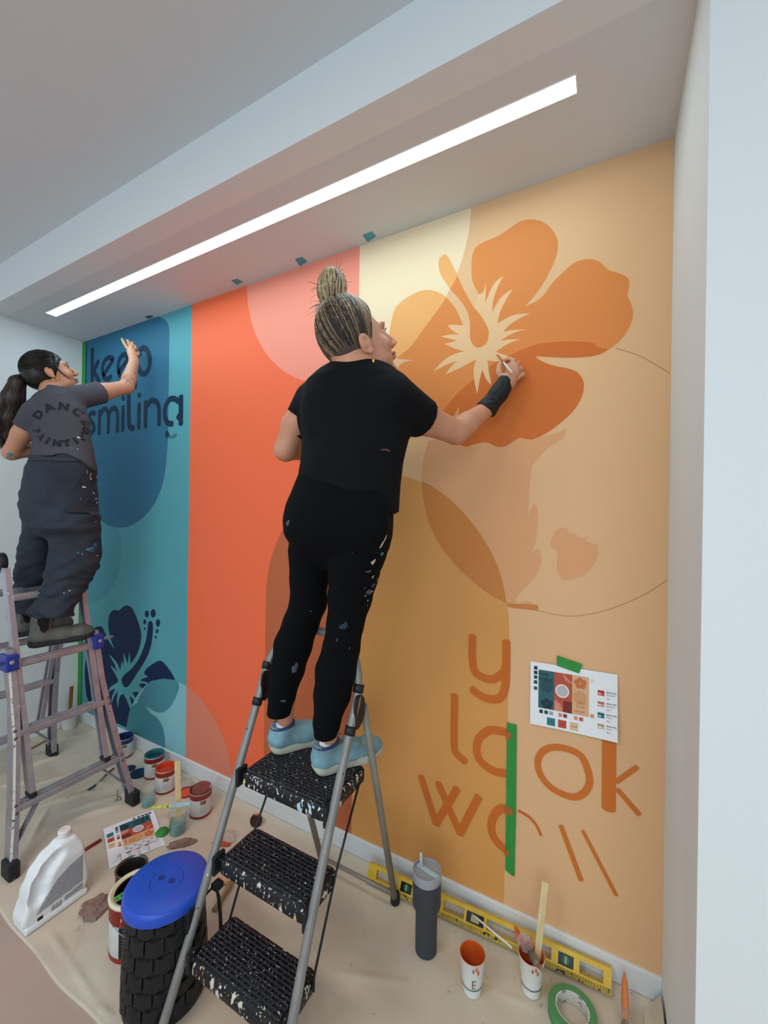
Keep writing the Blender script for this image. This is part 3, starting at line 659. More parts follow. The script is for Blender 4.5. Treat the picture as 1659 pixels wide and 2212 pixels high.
for zt, x0, x1, y0, y1 in ((.685, -1.082, -.728, -.605, -.365), (.455, -1.082, -.728, -.692, -.53), (.228, -1.082, -.728, -.79, -.625)):
    cx, cy, wd, dp = (x0+x1)/2, (y0+y1)/2, x1-x0, y1-y0
    V = []; Fc = []; prof = [(-.010, -.046), (-.001, -.042), (0, -.038), (0, -.009), (-.003, -.003), (-.009, 0)]
    for ins, h in prof:
        for u, v in rrect(wd+2*ins, dp+2*ins, .022+ins*.5): V.append((cx+u, cy+v, zt+h))
    k = len(rrect(1, 1, .1))
    for i in range(len(prof)-1):
        for j in range(k): Fc.append([i*k+j, i*k+(j+1) % k, (i+1)*k+(j+1) % k, (i+1)*k+j])
    Fc += [list(range(k))[::-1], [(len(prof)-1)*k+j for j in range(k)]]
    st = link('step', V, Fc, STEPF, t, True, angle=35); st.data.materials.append(STEPT)
    for pl in st.data.polygons:
        if pl.normal.z > .9: pl.material_index = 1
    g = MB(); rows = int((dp-.034)/.0118); 
    for r in range(rows+1):
        yy = y0+.017+(dp-.034)*r/rows; g.box((cx, yy, zt+.0028), (wd-.03, .0028, .0056))
        if r < rows:
            nc = 12; off = (r % 2)*.5
            for c in range(nc+1):
                xx = x0+.016+(wd-.032)*(c+off)/nc
                if xx < x1-.015: g.box((xx, yy+(dp-.034)/rows/2, zt+.0026), (.003, (dp-.034)/rows, .005))
    g.out('tread_grid', STEPB, st)
    for sx, X in ((-1, x0-.006), (1, x1+.006)):
        MB().box((X, yk(zt-.02)+.008, zt-.02), (.014, .045, .06), bev=.004).out('step_clip', BLK, st)
for sx in (-1.066, -.722):
    MB().tube([(sx, -.42, .665), (sx-.004, -.545, .455), (sx-.003, -.65, .235), (sx, -.655, .20)], .004, 8).out('linkage_rod', ROD, t, True)

# ================================================================== TALL FOLDING LADDER
AL2 = mat('scuffed_aluminium', '#aaa8b0', .38, metal=.6, var=.15, vscale=20, splats=[('#4a4248', 30, .72), ('#d9d0d0', 24, .70), ('#8a6a62', 16, .76)])
BLUEP = mat('blue_lock_plastic', '#25388f', .4)
t = thing('folding_ladder', (-2.635, -.56, ZF), 'tall paint-scuffed aluminium folding ladder with blue locks by the left wall', 'ladder')
def FX(z, s): return (-2.2-.3*z) if s > 0 else (-3.07+.3*z)
def channel(pts, name, wy=.026, wx=.062, s=1, par=None):
    """C-section rail swept up the face plane"""
    mb = MB(); secn = [(-wy/2, -wx/2), (wy/2, -wx/2), (wy/2, -wx/2+.012), (wy/2-.018, -wx/2+.012), (wy/2-.018, wx/2-.012), (wy/2, wx/2-.012), (wy/2, wx/2), (-wy/2, wx/2)]
    V = []
    for (y, z, fl) in pts:
        for a, b in secn: V.append((FX(z, s)+b, y+a*fl, z))
    k = len(secn); Fc = [[i*k+j, i*k+(j+1) % k, (i+1)*k+(j+1) % k, (i+1)*k+j] for i in range(len(pts)-1) for j in range(k)]
    Fc += [list(range(k))[::-1], [(len(pts)-1)*k+j for j in range(k)]]
    return mb.add(V, Fc).out(name, AL2, t)
def rung(y0, y1, z, s, nm='rung'):
    mb = MB(); x = FX(z, s); tl = .3*s
    for dx, dz, r in ((-.02, -.004, .011), (0, 0, .012), (.02, -.004, .011)):
        mb.box((x+dx, (y0+y1)/2, z+dz), (.019, abs(y1-y0), .026), bev=.005)
    mb.box((x, (y0+y1)/2, z-.014), (.05, abs(y1-y0), .012), bev=.003)
    return mb.out(nm, AL2, t)
for s in (1, -1):
    for sd in (-1, 1):
        yo = [(-.56+sd*.252, ZF+.02, -sd), (-.56+sd*.222, .25, -sd), (-.56+sd*.195, .5, -sd), (-.56+sd*.182, .66, -sd), (-.56+sd*.182, .9, -sd)]
        channel([(a, b, c) for a, b, c in yo], 'outer_rail', s=s)
        yi = -.56+sd*.156
        channel([(yi, .28, -sd), (yi, 1.27, -sd)], 'inner_rail', wy=.022, wx=.05, s=s)
        MB().box((FX(.27, s), yi, .272), (.056, .028, .02), bev=.004).out('end_cap', BLK, t)
        MB().box((FX(0, s)-.002*s, -.56+sd*.254, ZF+.034), (.078, .042, .07), bev=.007).out('rubber_foot', mat('paint_dusted_rubber', '#1b1c1f', .7, splats=[('#9a9688', 60, .68)]), t)
        lk = MB().box((FX(.845, s)+.008*s, -.56+sd*.185, .845), (.088, .05, .075), bev=.006).out('lock_housing', BLUEP, t)
        MB().lathe((FX(.845, s)+.008*s, -.56+sd*.205, .845), [(.0085, 0), (.0085, .07)], 12, (0, sd, 0)).out('lock_pin', AL2, lk, True)
        MB().lathe((FX(.845, s)+.05*s, -.56+sd*.187, .85), [(.009, 0), (.011, .004), (.006, .007)], 12, (s, 0, 0)).out('rivet', AL2, lk, True)
        MB().bar((FX(.09, s), -.56+sd*.238, .10), (FX(.25, s), -.56+sd*.13, .235), .022, .006).out('brace', AL2, t)
        for zz in (.25, .54):
            for dz in (-.014, .016):
                MB().lathe((FX(zz+dz, s)+.03*s, -.56+sd*(.222 if zz < .4 else .198), zz+dz), [(.007, 0), (.007, .003), (.004, .006)], 10, (s, 0, 0)).out('rivet', mat('dark_rivet', '#6d5a58', .5, metal=.5), t, True)
    rung(-.56-.212, -.56+.212, .25, s); rung(-.56-.185, -.56+.185, .54, s); rung(-.56-.175, -.56+.175, .83, s); rung(-.56-.15, -.56+.15, 1.13, s)
for sd in (-1, 1):
    MB().lathe((-2.635, -.56+sd*.14, 1.29), [(.045, 0), (.05, .006), (.05, .03), (.04, .036)], 20, (0, sd, 0)).out('hinge', mat('dark_hinge', '#3b3d42', .4, metal=.6), t, True, angle=40)
MB().add([(FX(z, 1)+.0325, y, z) for z, y in ((.05, -.826), (.25, -.796), (.5, -.769), (.86, -.756))]+[(FX(z, 1)+.0325, y+.010, z) for z, y in ((.05, -.826), (.25, -.796), (.5, -.769), (.86, -.756))], [[0, 4, 5, 1], [1, 5, 6, 2], [2, 6, 7, 3]]).out('edge_label', mat('worn_label', '#d9dccf', .7, splats=[('#6a6f68', 70, .6)]), t)

# ================================================================== TINS, CUPS, JUG, TUB
TIN = mat('tin_metal', '#b9bcc0', .3, metal=.9)
LRED = mat('label_red', '#8f2018', .4); LWHT = mat('label_white', '#d6d5d4', .5, var=.04, vscale=30); LBLK = mat('label_black', '#17171a', .45)
def cyl_text(txt, size, c, r, ang, z, m, par, bold=0, up=1):
    V, Fc = text_mesh(txt, size, bold, 'CENTER')
    return link('label_word', [(c[0]+(r+.0006)*math.cos(ang+v.x/r), c[1]+(r+.0006)*math.sin(ang+v.x/r), z+c[2]+v.y) for v in V], Fc, m, par)
def arc_patch(c, r, a0, a1, z0, z1, m, par, name='label_block', th=.0006):
    n = max(6, int(abs(a1-a0)/.12)); z0 += c[2]; z1 += c[2]; V = [(c[0]+(r+th)*math.cos(a0+(a1-a0)*i/n), c[1]+(r+th)*math.sin(a0+(a1-a0)*i/n), z) for z in (z0, z1) for i in range(n+1)]
    return link(name, V, [[i, i+1, n+2+i, n+1+i] for i in range(n)], m, par, True)
def tin(name, c, r, h, label, paintc, fill, rimc, band, facing, lid=None, cat='paint can', grp='open paint tins by the baseboard'):
    c = Vector(c); t = thing(name, c, label, cat, grp)
    MB().lathe(c, [(r-.002, 0), (r, .002), (r, h-.006), (r-.001, h-.003)], 40, capt=False).out('body', LWHT, t, True)
    MB().lathe(c, [(r+.0008, .001), (r+.0008, .01)], 40, capb=False, capt=False).out('bottom_ring', LRED, t, True)
    arc_patch(c, r, 0, 2*math.pi, h*.74, h-.006, mat('band_'+band, band, .4, splats=[('#c9b8b0', 60, .73)]), t, 'top_band')
    MB().lathe(c, [(r-.001, h-.004), (r+.0015, h-.001), (r, h+.003), (r-.003, h+.002), (r-.004, h-.004), (r-.009, h-.004), (r-.010, h+.0005), (r-.012, h-.001), (r-.012, h-fill)], 40, capb=False, capt=False).out('rim', mat('rim_'+rimc, rimc, .3), t, True, angle=50)
    MB().lathe(c+Vector((0, 0, h-fill)), [(.001, 0), (r-.012, 0)], 40, capb=False, capt=False).out('wet_paint', mat('wet_'+paintc, paintc, .15), t, True)
    arc_patch(c, r, facing-.22, facing+.28, h*.56, h*.70, LBLK, t)
    cyl_text('BEHR', h*.13, c, r+.0006, facing+.03, h*.585, mat('gold_ink', '#b99b5c', .5), t, .0003)
    for k in range(4): arc_patch(c, r, facing-.30, facing+.30-.08*(k % 2), h*(.44-.07*k), h*(.46-.07*k), mat('grey_ink', '#9a9c9e', .6), t, 'label_line')
    return t
toCam = lambda c: math.atan2(C0.y-c[1], C0.x-c[0])
for nm, c, lab, pc, fl, rc, bd in (('paint_can', (-2.33, -.105, ZF), 'open tin of dark teal paint, furthest left of the row of tins', '#14404a', .018, '#35707c', '#7d1a1c'),
                              ('paint_can', (-2.155, -.150, ZF), 'open tin of bright orange-red paint in front of the teal tin', '#c8341a', .012, '#c9481f', '#8c2c12'),):
    tin(nm, c, .0525, .122, lab, pc, fl, rc, bd, toCam(c))
c = Vector((-1.833, -.172, ZF)); t = tin('paint_can', c, .0525, .122, 'tin of dusty pink paint with its lid tipped on top, nearest the step ladder', '#a2574a', .012, '#5b2b2a', '#8c3226', toCam(c)+.2)
MB().lathe(c+Vector((.004, .002, .1215)), [(.0005, .004), (.040, .0035), (.043, .006), (.047, .006), (.0485, .002), (.047, 0)], 36, (.10, -.05, 1)).out('lid', mat('pink_lid', '#7d4a42', .35, var=.2, vscale=25), t, True, angle=40)
MB().tube([c+Vector((.03, .02, .10)), c+Vector((.065, .045, .19)), c+Vector((.071, .049, .202))], [.0035, .003, .0008], 8).out('stir_rod', mat('white_stick', '#e4dfe6', .5), t, True)
# navy tin by the foot of the tall ladder
p = atz(262, 1640); c = Vector((p.x-.02, -.085, ZF)); t = tin('paint_can', c, .05, .12, 'tin of navy paint half hidden behind the foot of the tall ladder', '#12203f', .02, '#1b2f63', '#1b2f63', toCam(c))
# loose lids
def loose_lid(c, r, m, lab, tilt=(0, 0, 1), rm=None):
    t = thing('paint_tin_cover', c, lab, 'lid', 'loose paint lids')
    MB().lathe(c, [(r*.93, 0), (r, .001), (r, .004), (r*.9, .005), (r*.88, .0028), (.0005, .0028)], 36, tilt).out('disc', m, t, True, angle=40)
    if rm: MB().lathe(c, [(r*1.0, .0042), (r*.97, .0062), (r*.89, .006), (r*.88, .0035)], 36, tilt, capb=False, capt=False).out('rim', rm, t, True)
    return t
NV = mat('navy_lid', '#12294a', .3, var=.2, vscale=20)
loose_lid(atz(300, 1671, ZF), .05, NV, 'navy paint lid leaning between tall ladder and teal tin'); loose_lid(atz(279, 1661, ZF), .034, NV, 'small dark navy lid beside the ladder foot')
loose_lid(atz(402, 1713, ZF), .046, mat('orange_lid', '#e2562c', .3), 'orange-topped black lid behind the dusty pink tin', (0, 0, 1), LBLK)
t = loose_lid(aty(557, 1769, -.085)+Vector((0, -.01, 0)), .030, mat('brown_lid', '#3a1b16', .4, splats=[('#d9653a', 12, .6)]), 'small dark brown lid leaning against the baseboard behind the step ladder', (.45, -.8, .35))
# big can with black paint lid
c = Vector((-1.487, -.708, ZF)); r, h = .082, .19
t = thing('large_paint_can', c, 'large can with a cream-dripped rim and black lid beside the blue-topped tub', 'paint can')
MB().lathe(c, [(r-.003, 0), (r, .003), (r, h-.01), (r-.001, h-.004)], 48).out('body', LWHT, t, True)
f0 = toCam(c)
arc_patch(c, r, 0, 2*math.pi, .001, .017, LRED, t, 'bottom_ring'); arc_patch(c, r, 0, 2*math.pi, h*.66, h-.006, mat('dripped_red', '#7f1d16', .35, splats=[('#e3dcc4', 70, .68)], stretch=(1, 1, .25)), t, 'top_band')
arc_patch(c, r, f0-.65, f0+1.6, .018, h*.655, LBLK, t, 'black_label')
MB().lathe(c, [(r-.002, h-.012), (r+.003, h-.008), (r+.004, h), (r-.001, h+.004), (r-.007, h+.003), (r-.011, h-.002), (r-.014, h-.003)], 48, capb=False, capt=False).out('rim', mat('cream_drips', '#dcd6b4', .4, bump=.6, bscale=50), t, True)
MB().lathe(c, [(.0005, h-.004), (r-.02, h-.004), (r-.014, h-.002)], 48, capb=False, capt=False).out('lid', mat('black_wet_lid', '#0c100f', .12, splats=[('#b9bcb4', 60, .76)]), t, True)
for k in range(9):
    arc_patch(c, r+.0006, f0-.5, f0+.1-.08*(k % 3), h*(.60-.055*k), h*(.612-.055*k), mat('label_grey_ink', '#8e9094', .6), t, 'label_line')
hd = [c+Vector(((r+.006)*math.cos(f0-.9+i*.22), (r+.006)*math.sin(f0-.9+i*.22), h*.70-.055*math.sin(math.pi*i/12))) for i in range(13)]
MB().tube(hd, .0016, 6).out('wire_handle', TIN, t, True)
x_, y_ = math.cos(f0-.6), math.sin(f0-.6); n0 = atz(247, 1946, ZF+h-.002); n1 = atz(290, 1918, ZF+h-.002); dd_ = (n1-n0).normalized(); tp = frame(n0, dd_, (-dd_.y, dd_.x, 0))
MB().prism([(0, -.012), (.07, -.016), (.07, .012), (.003, .014)], tp, .0008).out('tape_note', mat('light_green_tape', '#57a048', .6), t)
V, Fc = text_mesh('L. Blue', .014, .0002); link('tape_word', [tp(v.x+.006, v.y-.004, .0012) for v in V], Fc, LBLK, t)
c2 = Vector((-1.612, -.652, ZF)); t = thing('open_can', c2, 'open dark metal can with an orange-stained rim behind the large can', 'paint can')
MB().lathe(c2, [(.052, 0), (.054, .003), (.054, .165), (.0565, .168), (.0565, .173), (.052, .175), (.048, .172), (.046, .168), (.046, .10), (.0005, .10)], 40).out('can_wall', mat('dark_tin', '#6b6864', .28, metal=.9, splats=[('#d98a4a', 14, .66)]), t, True, angle=40)

# tub with blue lid
c = Vector((-1.247, -.752, ZF)); t = thing('rubber_tub', c, 'black tyre-patterned rubber tub with a bright blue lid', 'tub')
RUB = mat('black_rubber', '#131416', .55, var=.2, vscale=12)
prof = [(.112, 0), (.122, .006), (.124, .03), (.119, .035), (.117, .14), (.110, .24), (.106, .315), (.11, .325)]
MB().lathe(c, prof, 56).out('body', RUB, t, True, angle=40)
def tread(a0, a1, z0, z1, dz, par):
    """curved tread block with a chevron lower edge"""
    V = []; n = 5
    for lay, k in ((0, 0), (1, .004)):
        for zz in (0, 1):
            for i in range(n+1):
                u = i/n; a = a0+(a1-a0)*u; z = (z0 if not zz else z1)-dz*(1-abs(2*u-1)); rr = np.interp(z, [p[1] for p in prof], [p[0] for p in prof])+.0075*lay
                sh = .0025*lay; z = z+(sh if not zz else -sh)
                V.append((c.x+rr*math.cos(a), c.y+rr*math.sin(a), c.z+z))
    m_ = n+1; Fc = []
    for i in range(n): Fc += [[2*m_+i, 2*m_+i+1, 3*m_+i+1, 3*m_+i], [i, 2*m_+i, 2*m_+i+1, i+1][::-1], [m_+i, m_+i+1, 3*m_+i+1, 3*m_+i][::-1]]
    Fc += [[0, m_, 3*m_, 2*m_][::-1], [n, m_+n, 3*m_+n, 2*m_+n]]
    return link('tread_block', V, Fc, RUB, par)
rows = [(.285, .318), (.232, .278), (.182, .226), (.134, .176), (.088, .128), (.042, .082)]
for i, (z0, z1) in enumerate(rows):
    N_ = 13
    for k in range(N_):
        a = 2*math.pi*(k+(i % 2)*.5)/N_+.1; tread(a+.02, a+2*math.pi/N_-.025, z0, z1, .012, t)
BL = mat('blue_plastic', '#2350bd', .38, var=.03, vscale=10, splats=[('#a9c0dd', 60, .765), ('#c9d3e4', 14, .80)])
zl = .325
lidp = [(.112, zl-.006), (.125, zl-.004), (.1265, zl), (.1245, zl+.022), (.1215, zl+.028), (.116, zl+.031), (.05, zl+.0325), (.0495, zl+.0305), (.0485, zl+.0325), (.0005, zl+.033)]
ld = MB().lathe(c, lidp, 72, capt=False).out('lid', BL, t, True, angle=35)
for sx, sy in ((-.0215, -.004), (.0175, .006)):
    MB().lathe(c+Vector((sx, sy, zl+.0335)), [(.0005, -.0004), (.0095, -.0004), (.0105, 0), (.0112, -.001)], 24).out('finger_hole_shade', mat('hole_shadow_blue', '#14317e', .6), ld, True)  # no opening here; darker blue discs paint the shade inside the finger holes
sp = MB(); q = [c+Vector((.105, .05, .30)), c+Vector((.125, .09, .315)), c+Vector((.15, .09, .2)), c+Vector((.15, .085, .10))]
sp.tube(smooth3([tuple(v) for v in q]), .014, 8, flat=.25); sp.box(c+Vector((.128, .092, .325)), (.03, .03, .02), bev=.004)
sp.out('strap', mat('black_webbing', '#15151a', .8), t, True)
fa = toCam(c)+.62; MB().box(c+Vector((.122*math.cos(fa), .122*math.sin(fa), .29)), (.022, .045, .075), Matrix.Rotation(fa, 3, 'Z'), bev=.006).out('side_clip', RUB, t)

# white jug
t = thing('plastic_jug', (-1.885, -.795, ZF), 'white plastic jug with handle and grey printed label, lower left', 'jug')
JP = [(-.893, .02), (-.893, .10), (-.885, .155), (-.862, .205), (-.83, .243), (-.795, .262), (-.778, .272), (-.735, .272), (-.722, .262), (-.708, .235), (-.702, .2), (-.701, .02)]
JP = np.array(crom(JP, 4))
HP = [((-.862, .115), .018), ((-.852, .165), .017), ((-.825, .21), .016), ((-.795, .235), .012)]
def polysd(P, U, V):
    d = np.full(np.broadcast(U, V).shape, 9.); s = np.ones_like(d)
    n = len(P)
    for i in range(n):
        a, b = P[i], P[i-1]; e = b-a; wx, wy = U-a[0], V-a[1]
        t_ = np.clip((wx*e[0]+wy*e[1])/(e@e), 0, 1); d = np.minimum(d, (wx-e[0]*t_)**2+(wy-e[1]*t_)**2)
        c1, c2_, c3 = V >= a[1], V < b[1], e[0]*wy > e[1]*wx
        fl = (c1 & c2_ & c3) | (~c1 & ~c2_ & ~c3); s = np.where(fl, -s, s)
    return s*np.sqrt(d)
lo = np.array([-1.96, -.91, -.002]); hj = .003; nn = (np.array([.15, .225, .30])/hj).astype(int)
X, Y, Z = np.meshgrid(*[lo[i]+hj*np.arange(nn[i]) for i in range(3)], indexing='ij', sparse=True)
d2 = polysd(JP, Y, Z)[0][None]; th = .046-np.clip((Z-.2)/.08, 0, 1)*.016
q0 = d2+.014; q1 = np.abs(X+1.888)-th+.014
D = np.minimum(np.maximum(q0, q1), 0)+np.sqrt(np.maximum(q0, 0)**2+np.maximum(q1, 0)**2)-.014
fl_ = np.maximum(np.maximum(np.abs(Y+.797)-.101, np.abs(X+1.888)-.05), np.abs(Z-.012)-.010); D = smin(D, fl_, .006)
for (a, ra), (b, rb) in zip(HP[:-1], HP[1:]):
    e = np.array(b)-np.array(a); t_ = np.clip(((Y-a[0])*e[0]+(Z-a[1])*e[1])/(e@e), 0, 1)
    for sg in (-1, 1):
        dd = np.sqrt((Y-a[0]-e[0]*t_)**2+(Z-a[1]-e[1]*t_)**2+((X+1.888-sg*.056)*.8)**2)-(ra+.012)
        D = -smin(-D, dd, .012)
    dr = np.sqrt((Y-a[0]-e[0]*t_-.024)**2+(Z-a[1]-e[1]*t_+.018)**2+((X+1.888)*.35)**2)-.012; D = smin(D, dr, .008)
V, Fc = nets(D, lo, hj)
JUG = mat('white_jug_plastic', '#e6e9ea', .35, spec=.5)
V[:, 2] *= .93; jb = link('bottle_body', V+np.array([0, 0, ZF]), Fc, JUG, t, True)
nk = Vector((-1.888, -.757, .268*.93+ZF))
MB().lathe(nk, [(.026, -.012), (.026, .004), (.0215, .006)], 28).out('neck_ring', JUG, t, True, angle=40)
MB().lathe(nk+Vector((0, 0, .006)), [(.0215, 0), (.022, .003), (.022, .024), (.019, .027), (.0005, .027)], 28).out('cap', mat('scuffed_white_cap', '#e9e2df', .5, var=.05, bump=.5, bscale=60, splats=[('#b9a9a4', 40, .70)]), t, True, angle=40)
bj = bvh_of(jb)
def jd(name, poly, m, off=.0012): # decal on the broad side facing +x
    P = crom([(a, b, 1) for a, b in poly], 6); n = len(P)
    xs = [p[0] for p in P]; ys = [p[1] for p in P]; V = []; Fc = []; g = 44
    ins = lambda u, v: polysd(np.array(P), np.array([[u]]), np.array([[v]]))[0, 0] < 0
    idx = {}
    for i in range(g):
        for j in range(g):
            u0 = min(xs)+(max(xs)-min(xs))*i/g; v0 = min(ys)+(max(ys)-min(ys))*j/g; du = (max(xs)-min(xs))/g; dv = (max(ys)-min(ys))/g
            if ins(u0+du/2, v0+dv/2):
                b = len(V); V += [(-1.5, u0, v0*.93+ZF), (-1.5, u0+du, v0*.93+ZF), (-1.5, u0+du, (v0+dv)*.93+ZF), (-1.5, u0, (v0+dv)*.93+ZF)]; Fc.append([b, b+1, b+2, b+3])
    return decal(name, V, Fc, bj, (-1, 0, 0), m, t, off)
LG = mat('grey_print', '#9fa1a6', .6, var=.18, vscale=260); 
jd('label', [(-.713, .182), (-.713, .068), (-.865, .055), (-.84, .095), (-.80, .145), (-.76, .168)], LG)
jd('label', [(-.713, .060), (-.713, .036), (-.775, .034), (-.775, .052)], LG)
for k in range(9): jd('barcode_bar', [(-.785-k*.004, .028), (-.785-k*.004, .050), (-.7868-k*.004+(k % 3)*.0006, .050), (-.7868-k*.004, .028)], mat('bar_ink', '#55585c', .6))
jd('logo_square', [(-.862, .027), (-.845, .027), (-.845, .040), (-.862, .040)], LBLK)

# tumbler
c = Vector((-.556, -.222, ZF)); t = thing('insulated_tumbler', c, 'tall dark grey insulated tumbler with clear lid and straw near the baseboard', 'tumbler')
TG = mat('charcoal_tumbler', '#3c4148', .5, spec=.3, splats=[('#c9ccd0', 40, .78)])
MB().lathe(c, [(.034, 0), (.038, .003), (.039, .14), (.041, .150), (.0495, .166), (.0505, .172), (.0505, .262)], 44).out('cup', TG, t, True, angle=50)
CLR = mat('clear_plastic', '#d9dfe4', .1, trans=.75, ior=1.3, alpha=.8)
MB().lathe(c, [(.051, .258), (.0515, .262), (.0515, .285), (.050, .289), (.047, .289), (.046, .281), (.0005, .281)], 44, capb=False, capt=False).out('lid', mat('frosted_lid', '#9a9da4', .2, spec=.6), t, True, angle=40)
MB().box(c+Vector((.006, -.002, .2845)), (.09, .017, .007), Matrix.Rotation(math.radians(-12), 3, 'Z'), bev=.002).out('slider', mat('pale_mint_plastic', '#a9c3c0', .3), t)
MB().tube([c+Vector((-.022, .0, .275)), c+Vector((-.026, .003, .335))], .0045, 12).out('straw', mat('frosted_straw', '#c9ccd0', .3, alpha=.9), t, True)

# yellow level
YEL = mat('worn_yellow_metal', '#dcb32c', .4, var=.1, vscale=25, splats=[('#6b5a2a', 40, .71), ('#d9d2b8', 34, .75)])
YDK = mat('stained_yellow_rule', '#b89a34', .55, var=.25, vscale=30, splats=[('#3a321e', 55, .60)])
ax, bx = -.878, .025
t = thing('spirit_level', ((ax+bx)/2, -.05, ZF), 'long yellow spirit level lying along the baseboard', 'level')
LV = frame((ax, -.084, ZF), (bx-ax, .036, 0), (0, .03, .062)); Ll = math.hypot(bx-ax, .036); Hl = .0665
xs_ = lambda px: (atz(px, 1905+(px-795)*.465, .03).x-ax)/(bx-ax)*Ll
wins = [(805, 852), (886, 905), (952, 997), (1046, 1118), (1153, 1188), (1250, 1302)]
vials = [(858, 882, 1), (1002, 1040, 0), (1203, 1237, 1)]
cuts = sorted([tuple(map(xs_, w_)) for w_ in wins]+[tuple(map(xs_, v[:2])) for v in vials])
mb = MB(); dpt = .022
def lbox(mb, u0, u1, v0, v1, w0=0, w1=dpt, bev=0):
    P = [LV(u, v, -w) for w in (w0, w1) for u, v in ((u0, v0), (u1, v0), (u1, v1), (u0, v1))]
    return mb.add(P, [[0, 1, 2, 3], [7, 6, 5, 4], [0, 4, 5, 1], [1, 5, 6, 2], [2, 6, 7, 3], [3, 7, 4, 0]])
dpt = -.022
lbox(mb, 0, Ll, Hl-.013, Hl, 0, dpt); lbox(mb, 0, Ll, .014, .020, 0, dpt)
pu = 0
for u0, u1 in cuts+[(Ll, Ll)]:
    if u0-pu > .001: lbox(mb, pu, u0, .02, Hl-.013, 0, dpt)
    pu = u1
mb.out('frame', YEL, t)
rl = MB(); lbox(rl, -.001, Ll+.001, 0, .015, .001, dpt-.001); rl.out('ruled_edge', YDK, t)
mk = MB()
for k in range(0, int(Ll/.0085)):
    lbox(mk, .004+k*.0085, .0052+k*.0085, .006 if k % 4 else .003, .0135, dpt-.0018, dpt-.0008)
mk = mk.out('ruler_ticks', mat('rule_ink', '#3a3420', .6), t); mk['kind'] = 'stuff'
for a, b, rd in vials:
    u0, u1 = xs_(a), xs_(b); v = MB(); lbox(v, u0, u1, .0195, Hl-.0125, -.001, dpt+.0025); vo = v.out('vial_block', mat('black_vial_block', '#15181a', .3), t)
    uc = (u0+u1)/2
    if rd:
        P = [LV(uc+.013*math.cos(i*.3927), .037+.013*math.sin(i*.3927), .0203) for i in range(16)]; link('vial_ring', P, [list(range(16))], mat('dark_green_ring', '#1f4f33', .3), vo)
        w_ = MB(); lbox(w_, uc-.004, uc+.004, .028, .047, -.019, -.0222); w_.out('vial', mat('vial_liquid', '#7fa05a', .15), vo)
    else:
        w_ = MB(); lbox(w_, uc-.015, uc+.015, .026, .044, -.019, -.0222); w_.out('vial', mat('vial_clear', '#a8a878', .15), vo)
t = thing('detail_brush', atz(1060, 2020, .05), 'thin white-handled brush resting across the yellow level', 'brush')
a, b = aty(1003, 1945-22+48, -.062), atz(1107, 2046, .03)
a = aty(1019, 1974, -.075); b = aty(1106, 2047, -.14)
MB().tube([a, a+(b-a)*.12, b], [.0012, .003, .0034], 8).out('handle', mat('white_handle', '#dedad8', .4), t, True)

# paper cups
CUPW = mat('paper_cup_white', '#dfe0da', .6); OPNT = mat('orange_wet_paint', '#c9561f', .3, var=.15, vscale=18)
def papercup(c, lab, letter, h=.118, r0=.029, r1=.041, tilt=(0, 0, 1)):
    c = Vector(c); t = thing('paper_cup', c, lab, 'cup', 'paper cups of orange paint')
    MB().lathe(c, [(r0, 0), (r0, .004), (r1, h), (r1+.0015, h+.002), (r1-.001, h+.003)], 36, capt=False).out('cup_wall', CUPW, t, True)
    MB().lathe(c, [(r1+.0018, h+.001), (r1-.001, h+.0035), (r1-.002, h), (r0-.0005, .02), (.0005, .018)], 36, capb=False, capt=False).out('paint_coating', OPNT, t, True)
    rr = r0+(r1-r0)*.27; arc_patch(c, rr+.0006, 0, 2*math.pi, h*.255, h*.285, mat('green_band', '#54695a', .6), t, 'green_band')
    if letter:
        f = toCam(c)+.15; rw = r0+(r1-r0)*.55
        V, Fc = text_mesh(letter, .042, -.0006, 'CENTER'); link('drawn_letter', [(c.x+(r0+(r1-r0)*(.36+v.y/h)+.0022)*math.cos(f+v.x*.8/rw), c.y+(r0+(r1-r0)*(.36+v.y/h)+.0022)*math.sin(f+v.x*.8/rw), c.z+.040+v.y) for v in V], Fc, mat('pen_ink', '#4a4038', .7), t)
    for k in range(3):
        f = toCam(c)+(.35, .1, .5)[k]; 
        MB().ell((c.x+(r1-.001)*math.cos(f), c.y+(r1-.001)*math.sin(f), c.z+h-.010-.006*k), (.003, .003, .007), n=8, m=6).out('drip', OPNT, t, True)
    return t
papercup((-.376, -.262, ZF), 'white paper cup of orange paint marked with a letter E', 'E')
papercup((-.206, -.168, ZF), 'white paper cup of orange paint holding a stick and wrapped brush', '')
cc = Vector((-.206, -.168, ZF))
WOOD = mat('pale_wood', '#d6bf8e', .6, var=.12, vscale=9, stretch=(6, 6, 1), splats=[('#8a5a34', 30, .77)])
o = MB().bar(cc+Vector((.012, .006, .05)), aty(1178, 1905, -.075), .022, .003, side=(0, 1, 0), bev=.001).out('paint_stick', WOOD)
reroot(o, cc+Vector((.01, 0, .06))); tag(o, 'tall pale wooden paint stick leaning out of the second paper cup', 'stick')
t = thing('wrapped_brush', cc+Vector((0, 0, .11)), 'orange-tipped paintbrush wrapped in clear plastic lying across the second cup', 'brush')
WRAP = mat('crinkled_wrap', '#e3dcd8', .15, trans=.6, ior=1.2, alpha=.55, bump=.8, bscale=50)
